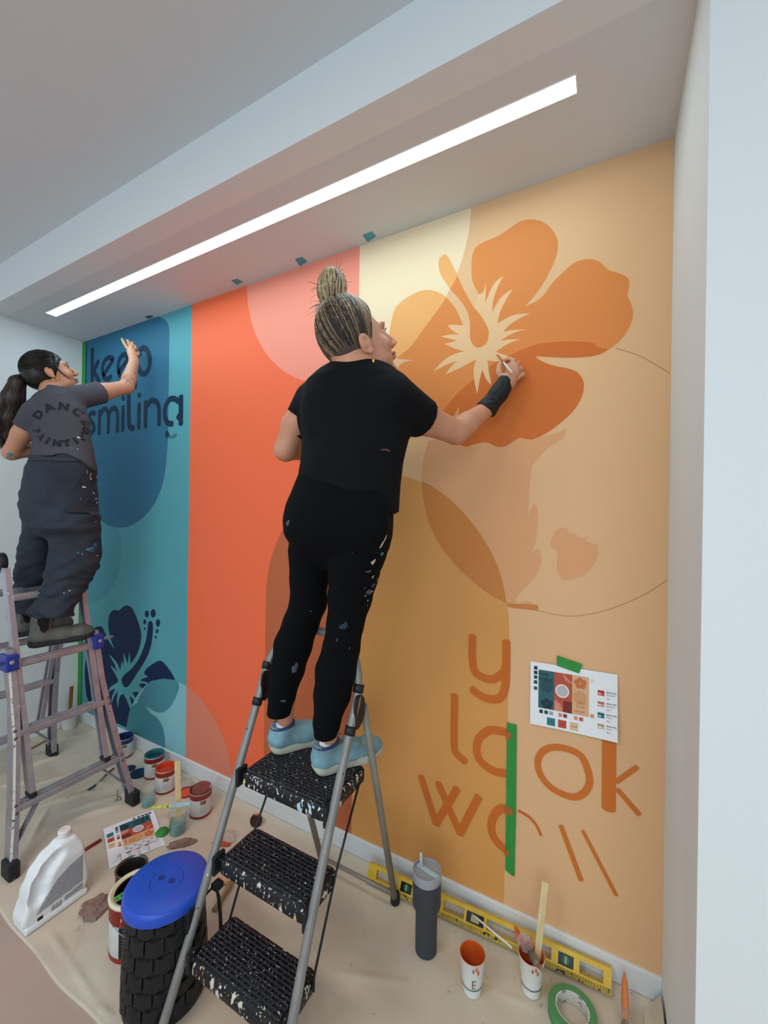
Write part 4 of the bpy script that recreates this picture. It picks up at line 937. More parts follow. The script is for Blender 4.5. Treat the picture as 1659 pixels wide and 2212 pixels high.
def crumple(c, r, seed, m, par, name='plastic_wrap', R=None, amp=.35, n=18):
    rng = random.Random(seed); V = []; Fc = []; mm = 12
    for i in range(mm+1):
        a = math.pi*i/mm
        for j in range(n):
            b = 2*math.pi*j/n; d = Vector((math.sin(a)*math.cos(b), math.sin(a)*math.sin(b), math.cos(a)))
            k = 1+amp*(noise.noise(d*2.2+Vector((seed, 0, 0)))+.6*noise.noise(d*5+Vector((0, seed, 0))))
            p = Vector((d.x*r[0], d.y*r[1], d.z*r[2]))*k; p = R @ p if R is not None else p; V.append(Vector(c)+p)
    for i in range(mm):
        for j in range(n): Fc.append([i*n+j, (i+1)*n+j, (i+1)*n+(j+1) % n, i*n+(j+1) % n])
    V = [Vector((v.x, v.y, max(v.z, .004))) for v in V]
    return link(name, V, Fc, m, par, False)
tip0 = aty(1118, 2012, -.12); tip1 = aty(1160, 2075, -.21)
MB().tube([aty(1112, 2000, -.12), aty(1120, 2022, -.125), aty(1132, 2040, -.14)], [.003, .013, .012], 10, flat=.5).out('bristles', OPNT, t, True)
MB().tube([aty(1146, 2024, -.13), aty(1148, 2045, -.14), aty(1150, 2062, -.16)], [.003, .010, .008], 10, flat=.5).out('bristles', OPNT, t, True)
MB().tube([aty(1138, 2042, -.14), aty(1150, 2068, -.18), aty(1163, 2085, -.215)], [.010, .012, .008], 10, flat=.5).out('ferrule', mat('dull_ferrule', '#8a877c', .35, metal=.7), t, True)
MB().tube([aty(1163, 2085, -.215), aty(1178, 2102, -.24), aty(1190, 2118, -.25)], [.007, .005, .004], 10).out('handle', mat('worn_brush_wood', '#9c8264', .6), t, True)
crumple(aty(1135, 2036, -.15), (.026, .022, .024), 3, WRAP, t)
# masking tape roll
c = atz(1236, 2204, ZF); t = thing('tape_roll', c, 'green masking tape roll lying near the yellow level', 'tape')
TR = mat('green_roll', '#4d8f58', .5, var=.05, vscale=90)
MB().lathe(c, [(.048, 0), (.068, 0), (.0695, .003), (.0695, .036), (.068, .038), (.048, .038)], 60, capb=False, capt=False).out('tape', TR, t, True, angle=40)
MB().lathe(c, [(.0485, 0), (.0465, .001), (.045, .038), (.0485, .0385)], 60, capb=False, capt=False).out('core', mat('white_core', '#cfcdc6', .6, splats=[('#8b8b86', 60, .6)]), t, True, angle=40)
# brush at lower right
t = thing('wrapped_brush', (.055, -.13, ZF), 'small orange-tipped brush in clear plastic by the right corner of the floor', 'brush')
a, b = aty(1349, 2100, -.05), aty(1350, 2162, -.10)
MB().tube([a, a+(b-a)*.35, b, aty(1350, 2205, -.155)], [.002, .011, .013, .012], 12, flat=.6).out('bristles', mat('pale_orange_bristles', '#d9824a', .6, bump=.5, bscale=80), t, True)
crumple(aty(1350, 2195, -.14), (.018, .03, .014), 8, WRAP, t)
MB().tube([aty(1350, 2205, -.155), Vector((.05, -.26, .012))], [.010, .005], 10).out('handle', mat('worn_brush_wood', '#9c8264', .6), t, True)
# measuring cups
BEAK = mat('clear_cup_plastic', '#e8eeee', .06, trans=.9, ior=1.15, alpha=.55)
TPNT = mat('pale_teal_paint', '#78b3b2', .3)
def beaker(c, lab, h, r0, r1, fill):
    c = Vector(c); t = thing('measuring_cup', c, lab, 'cup', 'clear cups of teal paint')
    MB().lathe(c, [(r0, 0), (r1, h), (r1+.0015, h+.001), (r1-.001, h), (r0-.001, .002)], 32, capb=True, capt=False).out('cup_wall', BEAK, t, True)
    k = fill/h; MB().lathe(c, [(r0-.0015, .0015), (r0+(r1-r0)*k-.0015, fill), (.0005, fill)], 32).out('paint_fill', TPNT, t, True, angle=40)
    return t
beaker((-2.118, -.272, ZF), 'clear measuring cup a third full of pale teal paint by the ladder foot', .085, .03, .036, .028)
t = beaker((-1.815, -.312, ZF), 'clear measuring cup half full of pale teal paint under the yellow brush', .100, .034, .041, .052)
crumple(Vector((-1.835, -.33, .03+ZF)), (.012, .012, .02), 5, mat('blue_paint_smudge', '#2f6f86', .4), t, 'paint_smear')
bc = Vector((-1.815, -.312, ZF))
o = MB().bar(bc+Vector((.0, .006, .01)), aty(383, 1644, -.27), .026, .003, side=(.8, -.5, 0), bev=.001).out('paint_stick', WOOD)
reroot(o, bc); tag(o, 'wide pale wooden stir stick standing in the teal cup', 'stick')
t = thing('wrapped_brush', bc+Vector((0, 0, .10)), 'yellow-handled brush with plastic-wrapped head laid across the teal cup', 'brush')
a = bc+Vector((-.10, -.055, .125)); b = bc+Vector((-.01, .0, .112)); d = bc+Vector((.05, .035, .122))
a = aty(325, 1744, -.36); b = aty(370, 1741, -.335); d = aty(412, 1736, -.30)
MB().tube([a, a+(b-a)*.3, a+(b-a)*.7, b], [.005, .009, .006, .010], 10, flat=.6).out('handle', mat('paint_marked_yellow', '#c9cf5c', .5, splats=[('#5a5a2a', 60, .6)]), t, True)
crumple(b+(d-b)*.5, (.036, .016, .014), 11, WRAP, t, R=Matrix.Rotation(math.radians(25), 3, 'Z')); MB().tube([b, b+(d-b)*.5, d], [.009, .012, .006], 10, flat=.5).out('bristles', mat('pale_blue_bristles', '#a9cfd8', .6), t, True)

# plan sheet on the floor and bag over it
A_, B_ = atz(223, 1795, 0), atz(330, 1753, 0); A_.z = B_.z = ZF+.004
vd = (B_-A_).normalized(); ud = Vector((vd.y, -vd.x, 0))
t = thing('printed_sheet', (-1.95, -.45, ZF), 'white colour plan sheet lying on the drop cloth by the big can', 'paper')
def PF(u, v, h=0): return A_+ud*(u/1000)+vd*(v/1000)+Vector((0, 0, h+.003*math.sin(u/60)+.002*math.sin(v/50)))
V = [PF(u, v) for u, v in G]+[PF(u, v, -.0004) for u, v in G]
MB().add(V, [[j*11+i, j*11+i+1, j*11+i+12, j*11+i+11] for j in range(10) for i in range(10)]+[[121+j*11+i, 121+j*11+i+11, 121+j*11+i+12, 121+j*11+i+1] for j in range(10) for i in range(10)]).out('paper', PAPER, t, True)
sheet_print(t, lambda u, v, h: PF(u, v, h+.0012), .0003)
t = thing('zip_bag', PF(230, 130, .01), 'clear plastic bag with printed label lying over the floor sheet', 'bag')
V = []; Fc = []
for j in range(9):
    for i in range(13):
        u, v = 196+i*7.5, 10+j*24; V.append(PF(u, v, .009+.006*noise.noise((u*.05, v*.03, 2))+.004*noise.noise((u*.15, v*.1, 5))))
for j in range(8):
    for i in range(12): a = j*13+i; Fc.append([a, a+1, a+14, a+13])
link('bag_film', V, Fc, mat('bag_film', '#e6e8ea', .08, trans=.85, ior=1.1, alpha=.45, bump=.5, bscale=30), t, True)
lb = MB().add([PF(205, 60, .006), PF(236, 60, .006), PF(236, 190, .007), PF(205, 190, .007)], [[0, 1, 2, 3]]).out('label', mat('bag_label', '#e3e3e3', .6), t)
for k in range(7): MB().add([PF(210+(k % 2)*12, 66+k*17, .0075), PF(216+(k % 2)*12, 66+k*17, .0075), PF(216+(k % 2)*12, 76+k*17, .0075), PF(210+(k % 2)*12, 76+k*17, .0075)], [[0, 1, 2, 3]]).out('label_mark', mat('label_grey_ink', '#8e9094', .6) if k != 5 else LRED, lb)
# small stuff on the cloth
t = crumple(atz(350, 1797, .014), (.028, .03, .014), 21, mat('green_cap_plastic', '#2f8a35', .35), None, 'green_scoop', amp=.12); reroot(t, atz(350, 1797, ZF)); tag(t, 'green plastic cap between the floor sheet and the teal cup', 'cap')
RAG = mat('brown_rag', '#8b7166', .9, bump=.5, bscale=70)
for px, py, r, s, a, lab in ((392, 1822, (.055, .02, .012), 31, 50, 'crumpled brown rag behind the blue-topped tub'), (207, 1960, (.05, .045, .014), 34, 10, 'crumpled dark paint rag between jug and large can')):
    p = atz(px, py, .012); o = crumple(p, r, s, RAG, None, 'paint_rag', Matrix.Rotation(math.radians(a), 3, 'Z'), .5); reroot(o, p); tag(o, lab, 'rag')
for px, py, r, s, lab in ((400, 1690, (.05, .035, .012), 41, 'clear plastic wrap between the tins and the baseboard'), (490, 1805, (.05, .035, .014), 43, 'clear plastic with orange paint left of the step ladder'), ):
    p = atz(px, py, .012); o = crumple(p, r, s, WRAP, None, 'plastic_wrap', None, .5); reroot(o, p); tag(o, lab, 'plastic wrap')
o = crumple(atz(478, 1822, .012), (.045, .012, .008), 45, mat('orange_red_bristles', '#c24a30', .6), None, 'brush_head', Matrix.Rotation(.4, 3, 'Z'), .3); reroot(o, atz(478, 1822, ZF)); tag(o, 'red-orange brush head in the plastic left of the step ladder', 'brush')
t = thing('paint_brush', atz(480, 1950, ZF), 'wooden-handled brush with peach bristles behind the blue-topped tub', 'brush')
a, b = atz(500, 1905, .02), atz(462, 1965, .016)
MB().tube([a, a+(b-a)*.15, a+(b-a)*.5, b], [.009, .014, .010, .012], 12, flat=.6).out('handle', mat('warm_brush_wood', '#a67f55', .5), t, True)
crumple(a+Vector((-.03, .0, .0)), (.03, .02, .014), 51, mat('peach_plastic', '#e6b08e', .4, alpha=.9), t, 'bristles', amp=.4)
t = thing('paint_brush', atz(200, 1830, ZF), 'dark red brush handle poking out behind the white jug', 'brush')
a, b = atz(218, 1814, .012), atz(172, 1842, .012); MB().tube([a, b], .0065, 10).out('handle', mat('dark_red_handle', '#8a1f16', .35), t, True)
MB().tube([b, b+(b-a)*.4], [.0065, .010], 10, flat=.5).out('ferrule', TIN, t, True)
t = thing('paint_brush', atz(212, 1690, ZF), 'clear-handled brush with dark teal bristles under the tall ladder', 'brush')
a, b, d = atz(226, 1676, .012), atz(205, 1697, .012), atz(190, 1706, .01)
MB().tube([a, b], [.006, .011], 10, flat=.5).out('handle', mat('grey_clear_handle', '#8f9ca0', .2, alpha=.9), t, True); MB().tube([b, d], [.013, .009], 10, flat=.4).out('bristles', mat('dark_teal_bristles', '#2c4f5c', .7), t, True)
MB().tube([atz(246, 1659, .012), a], .005, 8).out('grip', mat('dark_red_handle', '#8a1f16', .35), t, True)
t = thing('paint_stick', atz(150, 1580, ZF), 'thin orange-brown stick lying behind the tall ladder', 'stick')
MB().bar(atz(57, 1622, .010), atz(102, 1598, .010), .012, .004).out('stick', mat('orange_brown_stick', '#96683c', .6), t)
# white bucket and brown stick by left wall
c = atz(149, 1572, ZF); c = Vector((c.x, c.y-.0, ZF)); t = thing('white_pot', c, 'small white pot on the floor in the back left corner', 'pot')
MB().lathe(c, [(.036, 0), (.045, .09), (.047, .092), (.043, .09), (.036, .01), (.0005, .01)], 28).out('pot_wall', CUPW, t, True, angle=40)
o = MB().bar(c+Vector((0, 0, .012)), (c.x-.015, c.y+.02, .29), .030, .004, side=(1, .3, 0), bev=.001).out('paint_stick', mat('brown_stick', '#a5713f', .6, splats=[('#4a3222', 30, .66)])); reroot(o, c); tag(o, 'brown wooden stir stick standing in the white corner pot', 'stick')
t = thing('metal_clip', atz(258, 1728, ZF), 'small clear plastic clip beside the tall ladder foot', 'clip')
MB().tube([atz(254, 1705, .02), atz(253, 1726, .008), atz(247, 1731, .007), atz(262, 1727, .007), atz(258, 1720, .008)], .0022, 6).out('wire', TIN, t, True)
t = thing('teal_scrap', aty(256, 1592, -.02), 'teal painted paper scrap leaning on the baseboard by the tall ladder', 'paper')
p = aty(256, 1592, -.02); MB().add([p+Vector((-.06, 0, -.02)), p+Vector((.05, -.005, -.03)), p+Vector((.03, 0, .03)), p+Vector((-.06, .001, -.019)), p+Vector((.05, -.004, -.029)), p+Vector((.03, .001, .031))], [[0, 1, 2], [3, 5, 4]]).out('scrap', mat('teal_scrap', '#2f7484', .6), t)
# ================================================================== PEOPLE
def nv(a): a = np.array(a, float); return a/np.linalg.norm(a)
def A(p): return np.array(tuple(p), float)
def head_axes(f, up=(0, 0, 1), roll=0):
    f = nv(f); r = nv(np.cross(f, up)); u = np.cross(r, f)
    c, s = math.cos(roll), math.sin(roll); return np.array([c*r+s*u, f, c*u-s*r]).T
def head_field(F, c, M, k=1.0, ez=0.0):
    P = lambda x, y, z: c+M@(np.array([x, y, z])*k)
    e = lambda q, r, kk=.012, sub=False: F.ell(P(*q), np.array(r)*k, M, kk, sub)
    e((0, -.015, .035), (.074, .094, .088), .01); e((0, .03, -.015), (.062, .066, .085), .02); e((0, .028, -.062), (.052, .056, .045), .02)
    e((0, .074, -.096), (.022, .018, .015), .018); e((0, .084, .032), (.046, .014, .012), .015)
    for s in (-1, 1):
        e((s*.037, .064, -.026), (.024, .022, .022), .015); e((s*.045, .02, -.07), (.014, .035, .02), .02)
        e((s*.030, .100, .010), (.017, .012, .009), .008, True)
        e((s*.0095, .106, -.026), (.0075, .009, .007), .006)
        e((s*.0765, -.008, ez), (.0075, .018, .029), .004); e((s*.082, -.013, ez+.004), (.006, .014, .021), .003); e((s*.0885, -.004, ez+.004), (.0065, .0095, .016), .003, True); e((s*.0785, -.001, ez-.026), (.006, .008, .010), .004)
    F.cone(P(0, .092, .020), P(0, .116, -.018), .007*k, .0105*k, .01)
    e((0, .096, -.051), (.022, .010, .0055), .004); e((0, .093, -.063), (.018, .010, .006), .004); e((0, .106, -.0572), (.020, .006, .0018), .002, True)
    return P
def hand_chain(F, pts, r0=.0088, r1=.0068, k=.004):
    n = len(pts); F.chain([A(p) for p in pts], [r0+(r1-r0)*i/(n-1) for i in range(n)], k)
def blob(px, py, r, m, bvh, par, seed=0, e=(1, 1), name='paint_spot', off=.0012):
    d = _ray(px, py).normalized(); h = bvh.ray_cast(C0+d*.3, d)
    if h[0] is None: return
    p, n_ = h[0], h[1]; 
    if n_.dot(d) > 0: n_ = -n_
    u = Vector((0, 0, 1)).cross(n_).normalized(); v = n_.cross(u); rng = random.Random(seed+int(px*7+py)); N_ = 14; ring = []
    ph = [rng.random()*6.28 for _ in range(3)]
    for i in range(N_):
        a = 2*math.pi*i/N_; k = 1+.3*math.sin(2*a+ph[0])+.22*math.sin(3*a+ph[1])+.15*math.sin(5*a+ph[2]); q = p+u*(r*e[0]*k*math.cos(a))+v*(r*e[1]*k*math.sin(a))+n_*.03
        g = bvh.ray_cast(q, -n_, .08); ring.append((g[0] if g[0] is not None else q-n_*.03)+n_*off)
    return link(name, [p+n_*(off+.0006)]+ring, [[0, i+1, (i+1) % N_+1] for i in range(N_)], m, par)
def strand_mesh(paths, r, name, mats, par, pick):
    """hair strands as thin three-sided tubes"""
    V = []; Fc = []; mi = []
    for si, P in enumerate(paths):
        P = np.array(P); n = len(P); T = np.gradient(P, axis=0); T /= np.linalg.norm(T, axis=1)[:, None]+1e-9
        a = np.cross(T, [.3, .5, .8]); a /= np.linalg.norm(a, axis=1)[:, None]+1e-9; b = np.cross(T, a); base = len(V)
        for i in range(n):
            rr = r*(1-.75*(i/(n-1))**3)*(.35 if i == 0 else 1)
            for j in range(3): V.append(P[i]+rr*(a[i]*math.cos(j*2.094)+b[i]*math.sin(j*2.094)))
        for i in range(n-1):
            for j in range(3): Fc.append([base+i*3+j, base+i*3+(j+1) % 3, base+(i+1)*3+(j+1) % 3, base+(i+1)*3+j]); mi.append(pick[si])
    o = link(name, np.array(V), Fc, mats[0], par, True)
    for m in mats[1:]: o.data.materials.append(m)
    o.data.polygons.foreach_set('material_index', mi); return o
def face_bits(P, M, t, skin_lip, iris, brow, k=1.0):
    for s in (-1, 1):
        eb = MB().ell(P(s*.030, .0755, .010), (.0103*k,)*3).out('eye', mat('eye_white', '#cfc4bc', .3), t, True)
        MB().ell(P(s*.030, .0834, .010), (.0055*k, .0042*k, .0055*k), Matrix(M.tolist())).out('iris', mat('iris_'+iris, iris, .15), eb, True)
        MB().tube([Vector(P(s*.014, .0915, .0175)), Vector(P(s*.030, .0945, .0195)), Vector(P(s*.043, .086, .0160))], [.0012, .0018, .0010], 6).out('eyelashes', mat('lash_dark', '#241a16', .6), t, True)
        MB().tube([Vector(P(s*.012, .0965, .031)), Vector(P(s*.030, .0955, .038)), Vector(P(s*.050, .079, .034))], [.0018, .0028, .0012], 8, flat=.6).out('eyebrow', mat('brow_'+brow, brow, .8), t, True)
    for z, y, r in ((-.0515, .1045, .0038), (-.0620, .1015, .0042)):
        MB().tube([Vector(P(-.019, y-.010, -.057)), Vector(P(-.008, y, z)), Vector(P(.008, y, z)), Vector(P(.019, y-.010, -.057))], [.0012, r, r, .0012], 8, flat=.7).out('lip', mat('lip_'+skin_lip, skin_lip, .4), t, True)
def hairside(c, M, k, fwd=(.078, .088), ear=(.018, -.004), nape=(-.062, -.070)):
    """hair lies behind the hairline and above the nape line (side view y,z)"""
    def g(D, X, Y, Z):
        x, y, z = X-c[0], Y-c[1], Z-c[2]; v = (M[0, 1]*x+M[1, 1]*y+M[2, 1]*z)/k; w_ = (M[0, 2]*x+M[1, 2]*y+M[2, 2]*z)/k; s = np.abs(M[0, 0]*x+M[1, 0]*y+M[2, 0]*z)/k
        def line(a, b):
            dx, dz = b[0]-a[0], b[1]-a[1]; L = math.hypot(dx, dz); return ((v-a[0])*dz-(w_-a[1])*dx)/L
        d1 = line(ear, fwd); d2 = line(nape, ear)
        return np.maximum(D, np.maximum(d1*.8, d2*.8)*k)
    return g
def inhair(y, z, fwd, ear, nape):
    f = lambda a, b: (y-a[0])*(b[1]-a[1])-(z-a[1])*(b[0]-a[0])
    return f(ear, fwd) < 0 and f(nape, ear) < 0
def loft_px(F, rows, k=None):
    F.loft([sec(*r) for r in rows], k)
def shoe(par, heel, dirn, L, sole_m, up_m, kind, side=1):
    heel = np.array(heel, float); d = nv([dirn[0], dirn[1], 0]); s = np.array([d[1], -d[0], 0]); u = np.array([0, 0, 1.]); M = np.array([s, d, u]).T
    Pt = lambda x, y, z: heel+M@np.array([x, y*L, z])
    pts = [(0, 0), (.030, .03), (.033, .18), (.029, .42), (.040, .68), (.038, .84), (.020, .98), (-.006, 1.0), (-.030, .90), (-.040, .72), (-.031, .45), (-.033, .18), (-.028, .03)]
    pts = crom([(a*side, b) for a, b in pts], 3); V = []; Fc = []
    hs = .028 if kind == 'sneaker' else .030
    prof = [(.90, .0), (.98, .004), (1.02, hs*.5), (1.0, hs), (.9, hs)]
    for q, h in prof:
        for x, y in pts:
            rk = (.012*max(0, (y-.75)/.25)**2 + (.008*max(0, (.12-y)/.12)**2 if kind == 'sneaker' else 0))*(1 if h < hs*.9 else .6)
            V.append(Pt(x*q, .5+(y-.5)*q, h+rk))
    n = len(pts)
    for i in range(len(prof)-1):
        for j in range(n): Fc.append([i*n+j, i*n+(j+1) % n, (i+1)*n+(j+1) % n, (i+1)*n+j])
    Fc += [list(range(n))[::-1], [(len(prof)-1)*n+j for j in range(n)]]
    link('sole', V, Fc, sole_m, par, True, angle=50)
    F = Field(.02)
    if kind == 'sneaker':
        F.cone(Pt(0, .14, .045), Pt(0, .5, .045), .036, .036).cone(Pt(0, .5, .042), Pt(0, .80, .034), .038, .036).cone(Pt(0, .80, .034), Pt(-.004*side, .90, .030), .036, .030)
        F.cone(Pt(0, .12, .055), Pt(0, .16, .088), .038, .040).cone(Pt(0, .28, .08), Pt(0, .55, .055), .026, .024)
        F.cone(Pt(0, .17, .085), Pt(0, .18, .13), .027, .03, .004, True)
        z0 = heel[2]+.024; top = heel[2]+.094
        F.post.append(lambda D, X, Y, Z: np.maximum(D, np.maximum(z0-Z, Z-top-.10*((X-heel[0])*-d[0]+(Y-heel[1])*-d[1]+.03))))
        up = link('upper', *F.mesh(.004), up_m, par, True); b = bvh_of(up)
        for i in range(5):
            y = .36+.085*i; z = .105-.022*i
            MB().tube([Pt(-.018, y, z-.004), Pt(0, y+.02, z+.004), Pt(.018, y, z-.004)], .0022, 6).out('lace', mat('grey_laces', '#8a9599', .8), up, True)
        MB().tube([Vector(Pt(math.cos(a)*.036, .17+.15*math.sin(a), .094+.006*math.sin(a))) for a in np.linspace(0, 2*math.pi, 20, endpoint=False)], .0055, 8, closed=True, cap=False).out('collar_lining', mat('navy_lining', '#2f4468', .9), up, True)
    else:
        F.cone(Pt(0, .14, .05), Pt(0, .5, .05), .037, .036).cone(Pt(0, .5, .048), Pt(0, .78, .042), .037, .038).cone(Pt(0, .78, .042), Pt(-.003*side, .89, .038), .038, .031)
        F.cone(Pt(0, .16, .06), Pt(0, .20, .125), .038, .042).cone(Pt(0, .20, .125), Pt(0, .22, .20), .043, .049)
        z0 = heel[2]+.026; top = heel[2]+.195
        F.post.append(lambda D, X, Y, Z: np.maximum(D, np.maximum(z0-Z, Z-top)))
        F.post.append(lambda D, X, Y, Z: wob(D, X, Y, Z, .0012, 70, 5))
        up = link('upper', *F.mesh(.0045), up_m, par, True); b = bvh_of(up)
        for sd in (-1, 1):
            pl = [(.10, .19), (.11, .10), (.18, .07), (.29, .075), (.33, .11), (.31, .19)]
            g = 26; V = []; Fc = []
            for i in range(g+1):
                for j in range(g+1): V.append(Pt(sd*.12, .12+.19*i/g, .075+.118*j/g))
            ok = lambda i, j: (abs((i+.5)/g-.5) < .30+.2*((j+.5)/g)) and ((((i+.5)/g-.5)/.42)**2+((max(0, .38-(j+.5)/g))/.38)**2 < 1)
            Fc = [[i*(g+1)+j, (i+1)*(g+1)+j, (i+1)*(g+1)+j+1, i*(g+1)+j+1] for i in range(g) for j in range(g) if ok(i, j)]
            decal('elastic_panel', V, Fc, b, tuple(-sd*s), mat('black_elastic', '#14161a', .9), up, .0015)
        MB().tube([Pt(.044, .13, .15), Pt(.052, .12, .125), Pt(.05, .17, .105), Pt(.047, .2, .12)], .003, 6).out('pull_loop', mat('black_elastic', '#14161a', .9), up, True)
    return up

# ------------------------------------------------------------------ woman with the bun, on the step ladder
SK1 = mat('fair_skin', '#c98e70', .5, sss=.12, var=.05, vscale=16)
T1 = thing('person', (-.90, -.47, .69), 'woman with a blond bun, black t-shirt and black leggings painting the orange flower', 'person')
K1 = 1.05; M1 = head_axes((.65, .73, .43), roll=.04); H1 = A(aty(789, 741, -.535))-M1[:, 0]*.078+M1[:, 1]*.008+M1[:, 2]*.019
F = Field(.02); P1 = head_field(F, H1, M1, K1, -.018)
nb = A(aty(768, 800, -.49))
F.cone(P1(0, -.030, -.035), nb, .044, .050, .02)
shR, shL = A(aty(862, 868, -.455)), A(aty(672, 872, -.475))
F.chain([nb, A(aty(765, 870, -.47))], [.06, .10], .04)
F.loft([sec(*r) for r in ((705, 825, 815, -.47, .6, .17), (672, 862, 850, -.47, .6, .17), (662, 872, 900, -.47, .62, .17), (668, 850, 1000, -.48, .58, .12), (655, 830, 1060, -.48, .6, .05), (665, 815, 1100, -.48, .5, 0))], .03)
elR, wrR = A(aty(985, 934, -.24)), A(aty(1053, 882, -.10))
F.chain([shR, A(aty(915, 905, -.36)), elR], [.056, .050, .041], .02); F.chain([elR, elR+(wrR-elR)*.35, wrR], [.041, .039, .0275], .012)
elL = A(aty(617, 972, -.50)); F.chain([shL, A(aty(638, 920, -.49)), elL], [.052, .045, .039], .02)
F.chain([elL, A(aty(650, 972, -.40)), A(aty(700, 960, -.30))], [.038, .036, .028], .012)
hL = A(aty(712, 955, -.27)); F.ell(hL, (.035, .03, .022), None, .015)
for i in range(4): hand_chain(F, [hL+np.array([.02, .0, .018-.013*i]), hL+np.array([.045, .012, .020-.013*i]), hL+np.array([.045, .03, .012-.011*i])])
pal = A(aty(1098, 822, -.075)); F.cone(wrR, pal, .027, .03, .012); F.ell(A(aty(1106, 802, -.062)), (.030, .018, .034), head_axes((.25, .95, .1)), .012)
q = lambda x, y, Y: aty(x, y, Y)
hand_chain(F, [q(1105, 800, -.065), q(1110, 779, -.060), q(1100, 775, -.040), q(1089, 781, -.036)], .0095, .0075)
hand_chain(F, [q(1112, 802, -.060), q(1118, 784, -.050), q(1111, 781, -.028), q(1098, 788, -.026)], .0095, .0075)
hand_chain(F, [q(1115, 810, -.058), q(1125, 796, -.048), q(1120, 792, -.026), q(1107, 797, -.022)], .009, .007)
hand_chain(F, [q(1116, 818, -.060), q(1130, 809, -.050), q(1128, 805, -.030), q(1117, 808, -.024)], .0082, .0062)
hand_chain(F, [q(1092, 832, -.085), q(1078, 806, -.080), q(1079, 790, -.066), q(1088, 779, -.052)], .0125, .0085, .008)
# legs inside the leggings, ankles showing
fdL, fdR = nv([.11, .17, 0]), nv([.105, .18, 0])
hpL, hpR_ = A(atz(583, 1628, .692)), A(atz(677, 1674, .692)); anL, anR = hpL+fdL*.052+np.array([0, 0, .085]), hpR_+fdR*.052+np.array([0, 0, .085])
knL, knR = A(aty(648, 1345, -.45)), A(aty(745, 1365, -.46)); hqL, hqR = A(aty(672, 1180, -.48)), A(aty(780, 1180, -.48))
F.chain([hqL, knL, A(aty(622, 1440, -.47)), anL], [.058, .042, .044, .0255], .008); F.chain([hqR, knR, A(aty(724, 1460, -.48)), anR], [.06, .044, .045, .0255], .008)
for an, fd in ((anL, fdL), (anR, fdR)): F.cone(an, an+np.array([0, 0, -.035]), .0255, .026, .004); F.cone(an+np.array([0, 0, -.035]), an+fd*.10+np.array([0, 0, -.045]), .024, .014, .004)
lo, hi = F.bounds()
hb = (P1(0, 0, 0)-np.array([.14, .14, .125]), P1(0, 0, 0)+np.array([.14, .14, .16])); wb = (np.array([-.42, -.14, 1.90]), np.array([-.24, .0, 2.19]))
parts = [F.mesh(.006, lo, hi)]
for b_ in (hb, wb): parts[0] = dropbox(*parts[0], b_[0]+.004, b_[1]-.004)
parts += [F.mesh(.0027, *hb), F.mesh(.0025, *wb)]
body1 = link('body', *merge(parts), SK1, T1, True)
face_bits(P1, M1, T1, '#b5685a', '#4b5a52', '#6d5540', K1)
# hair
HB = mat('dark_blond_hair', '#4b3b30', .55, var=.3, vscale=30); HL = mat('light_blond_hair', '#c9b48e', .45); HM = mat('ash_blond_hair', '#8a7154', .5); HD = mat('brown_hair', '#2f211a', .5)
cs = P1(0, -.014, .047); rs = np.array([.074, .094, .088])*K1+np.array([.002, -.003, .020])
HL1 = ((.066, .092), (.008, -.044), (-.066, -.052)); Fh = Field(.01); Fh.ell(cs, rs+.004, M1); Fh.ell(P1(0, -.048, -.008), (.056, .040, .046), M1, .02); Fh.post.append(hairside(H1, M1, K1, *HL1))
cap = link('hair', *Fh.mesh(.003), HB, T1, True)
rng = np.random.RandomState(4)
Bd = nv(M1.T@(A(aty(724, 662, -.515))-cs)/rs)
paths = []; pick = []
tries = 0
while len(paths) < 2200 and tries < 40000:
    tries += 1
    d = nv(rng.normal(size=3)); loc = d*rs/K1; y, z = loc[1]-.015, loc[2]+.035
    if not inhair(y, z, *HL1): continue
    om = math.acos(np.clip(d@Bd, -1, 1)); ts = np.linspace(0, 1, 9); pts = []
    for t_ in ts:
        v = (math.sin((1-t_)*om)*d+math.sin(t_*om)*Bd)/max(math.sin(om), 1e-3); kk = 1.06+.012*math.sin(t_*3.1)+.006*math.sin(len(paths)*1.7)
        pts.append(cs+M1@(v*rs*kk))
    e1 = nv(np.cross(Bd, [0, 0, 1.])); e2 = np.cross(Bd, e1); az = math.atan2(d@e2, d@e1)
    paths.append(pts); hgt = z+.5*y-.02; pr = .5+.5*noise.noise((az*7, 1.3, 0))+.45*noise.noise((az*23, 4.1, 0))+.16*rng.normal()
    pick.append(0 if (pr < .20+3.6*hgt) else (1 if pr < .52+2.4*hgt else 2))
hm = [HL, HM, HD]
strand_mesh(paths, .0014, 'hair_strands', hm, cap, pick)
bc = A(aty(717, 624, -.515)); Bw = cs+M1@(Bd*rs*1.04)
rb = np.array([.047, .044, .064]); Fb = Field(.015); Fb.ell(bc, rb*.86, None); Fb.cone(Bw, bc, .022, .03); Fb.ell(bc+np.array([.024, .008, .022]), (.020, .020, .03)); bun = link('hair_bun', *Fb.mesh(.004), HB, T1, True)
paths = []; pick = []
for i in range(520):
    az = rng.rand()*6.28; ph0 = -1.45+rng.rand()*.5; ph1 = 1.1+rng.rand()*.9; tw = rng.normal()*.5; pts = []
    for t_ in np.linspace(0, 1, 10):
        ph = ph0+(ph1-ph0)*t_; a = az+tw*t_; w_ = 1+.05*math.sin(i+3*t_)
        pts.append(bc+np.array([math.cos(ph)*math.cos(a)*rb[0], math.cos(ph)*math.sin(a)*rb[1], math.sin(ph)*rb[2]])*w_)
    paths.append(pts); r_ = rng.rand(); pick.append(0 if r_ < .5 else (1 if r_ < .82 else 2))
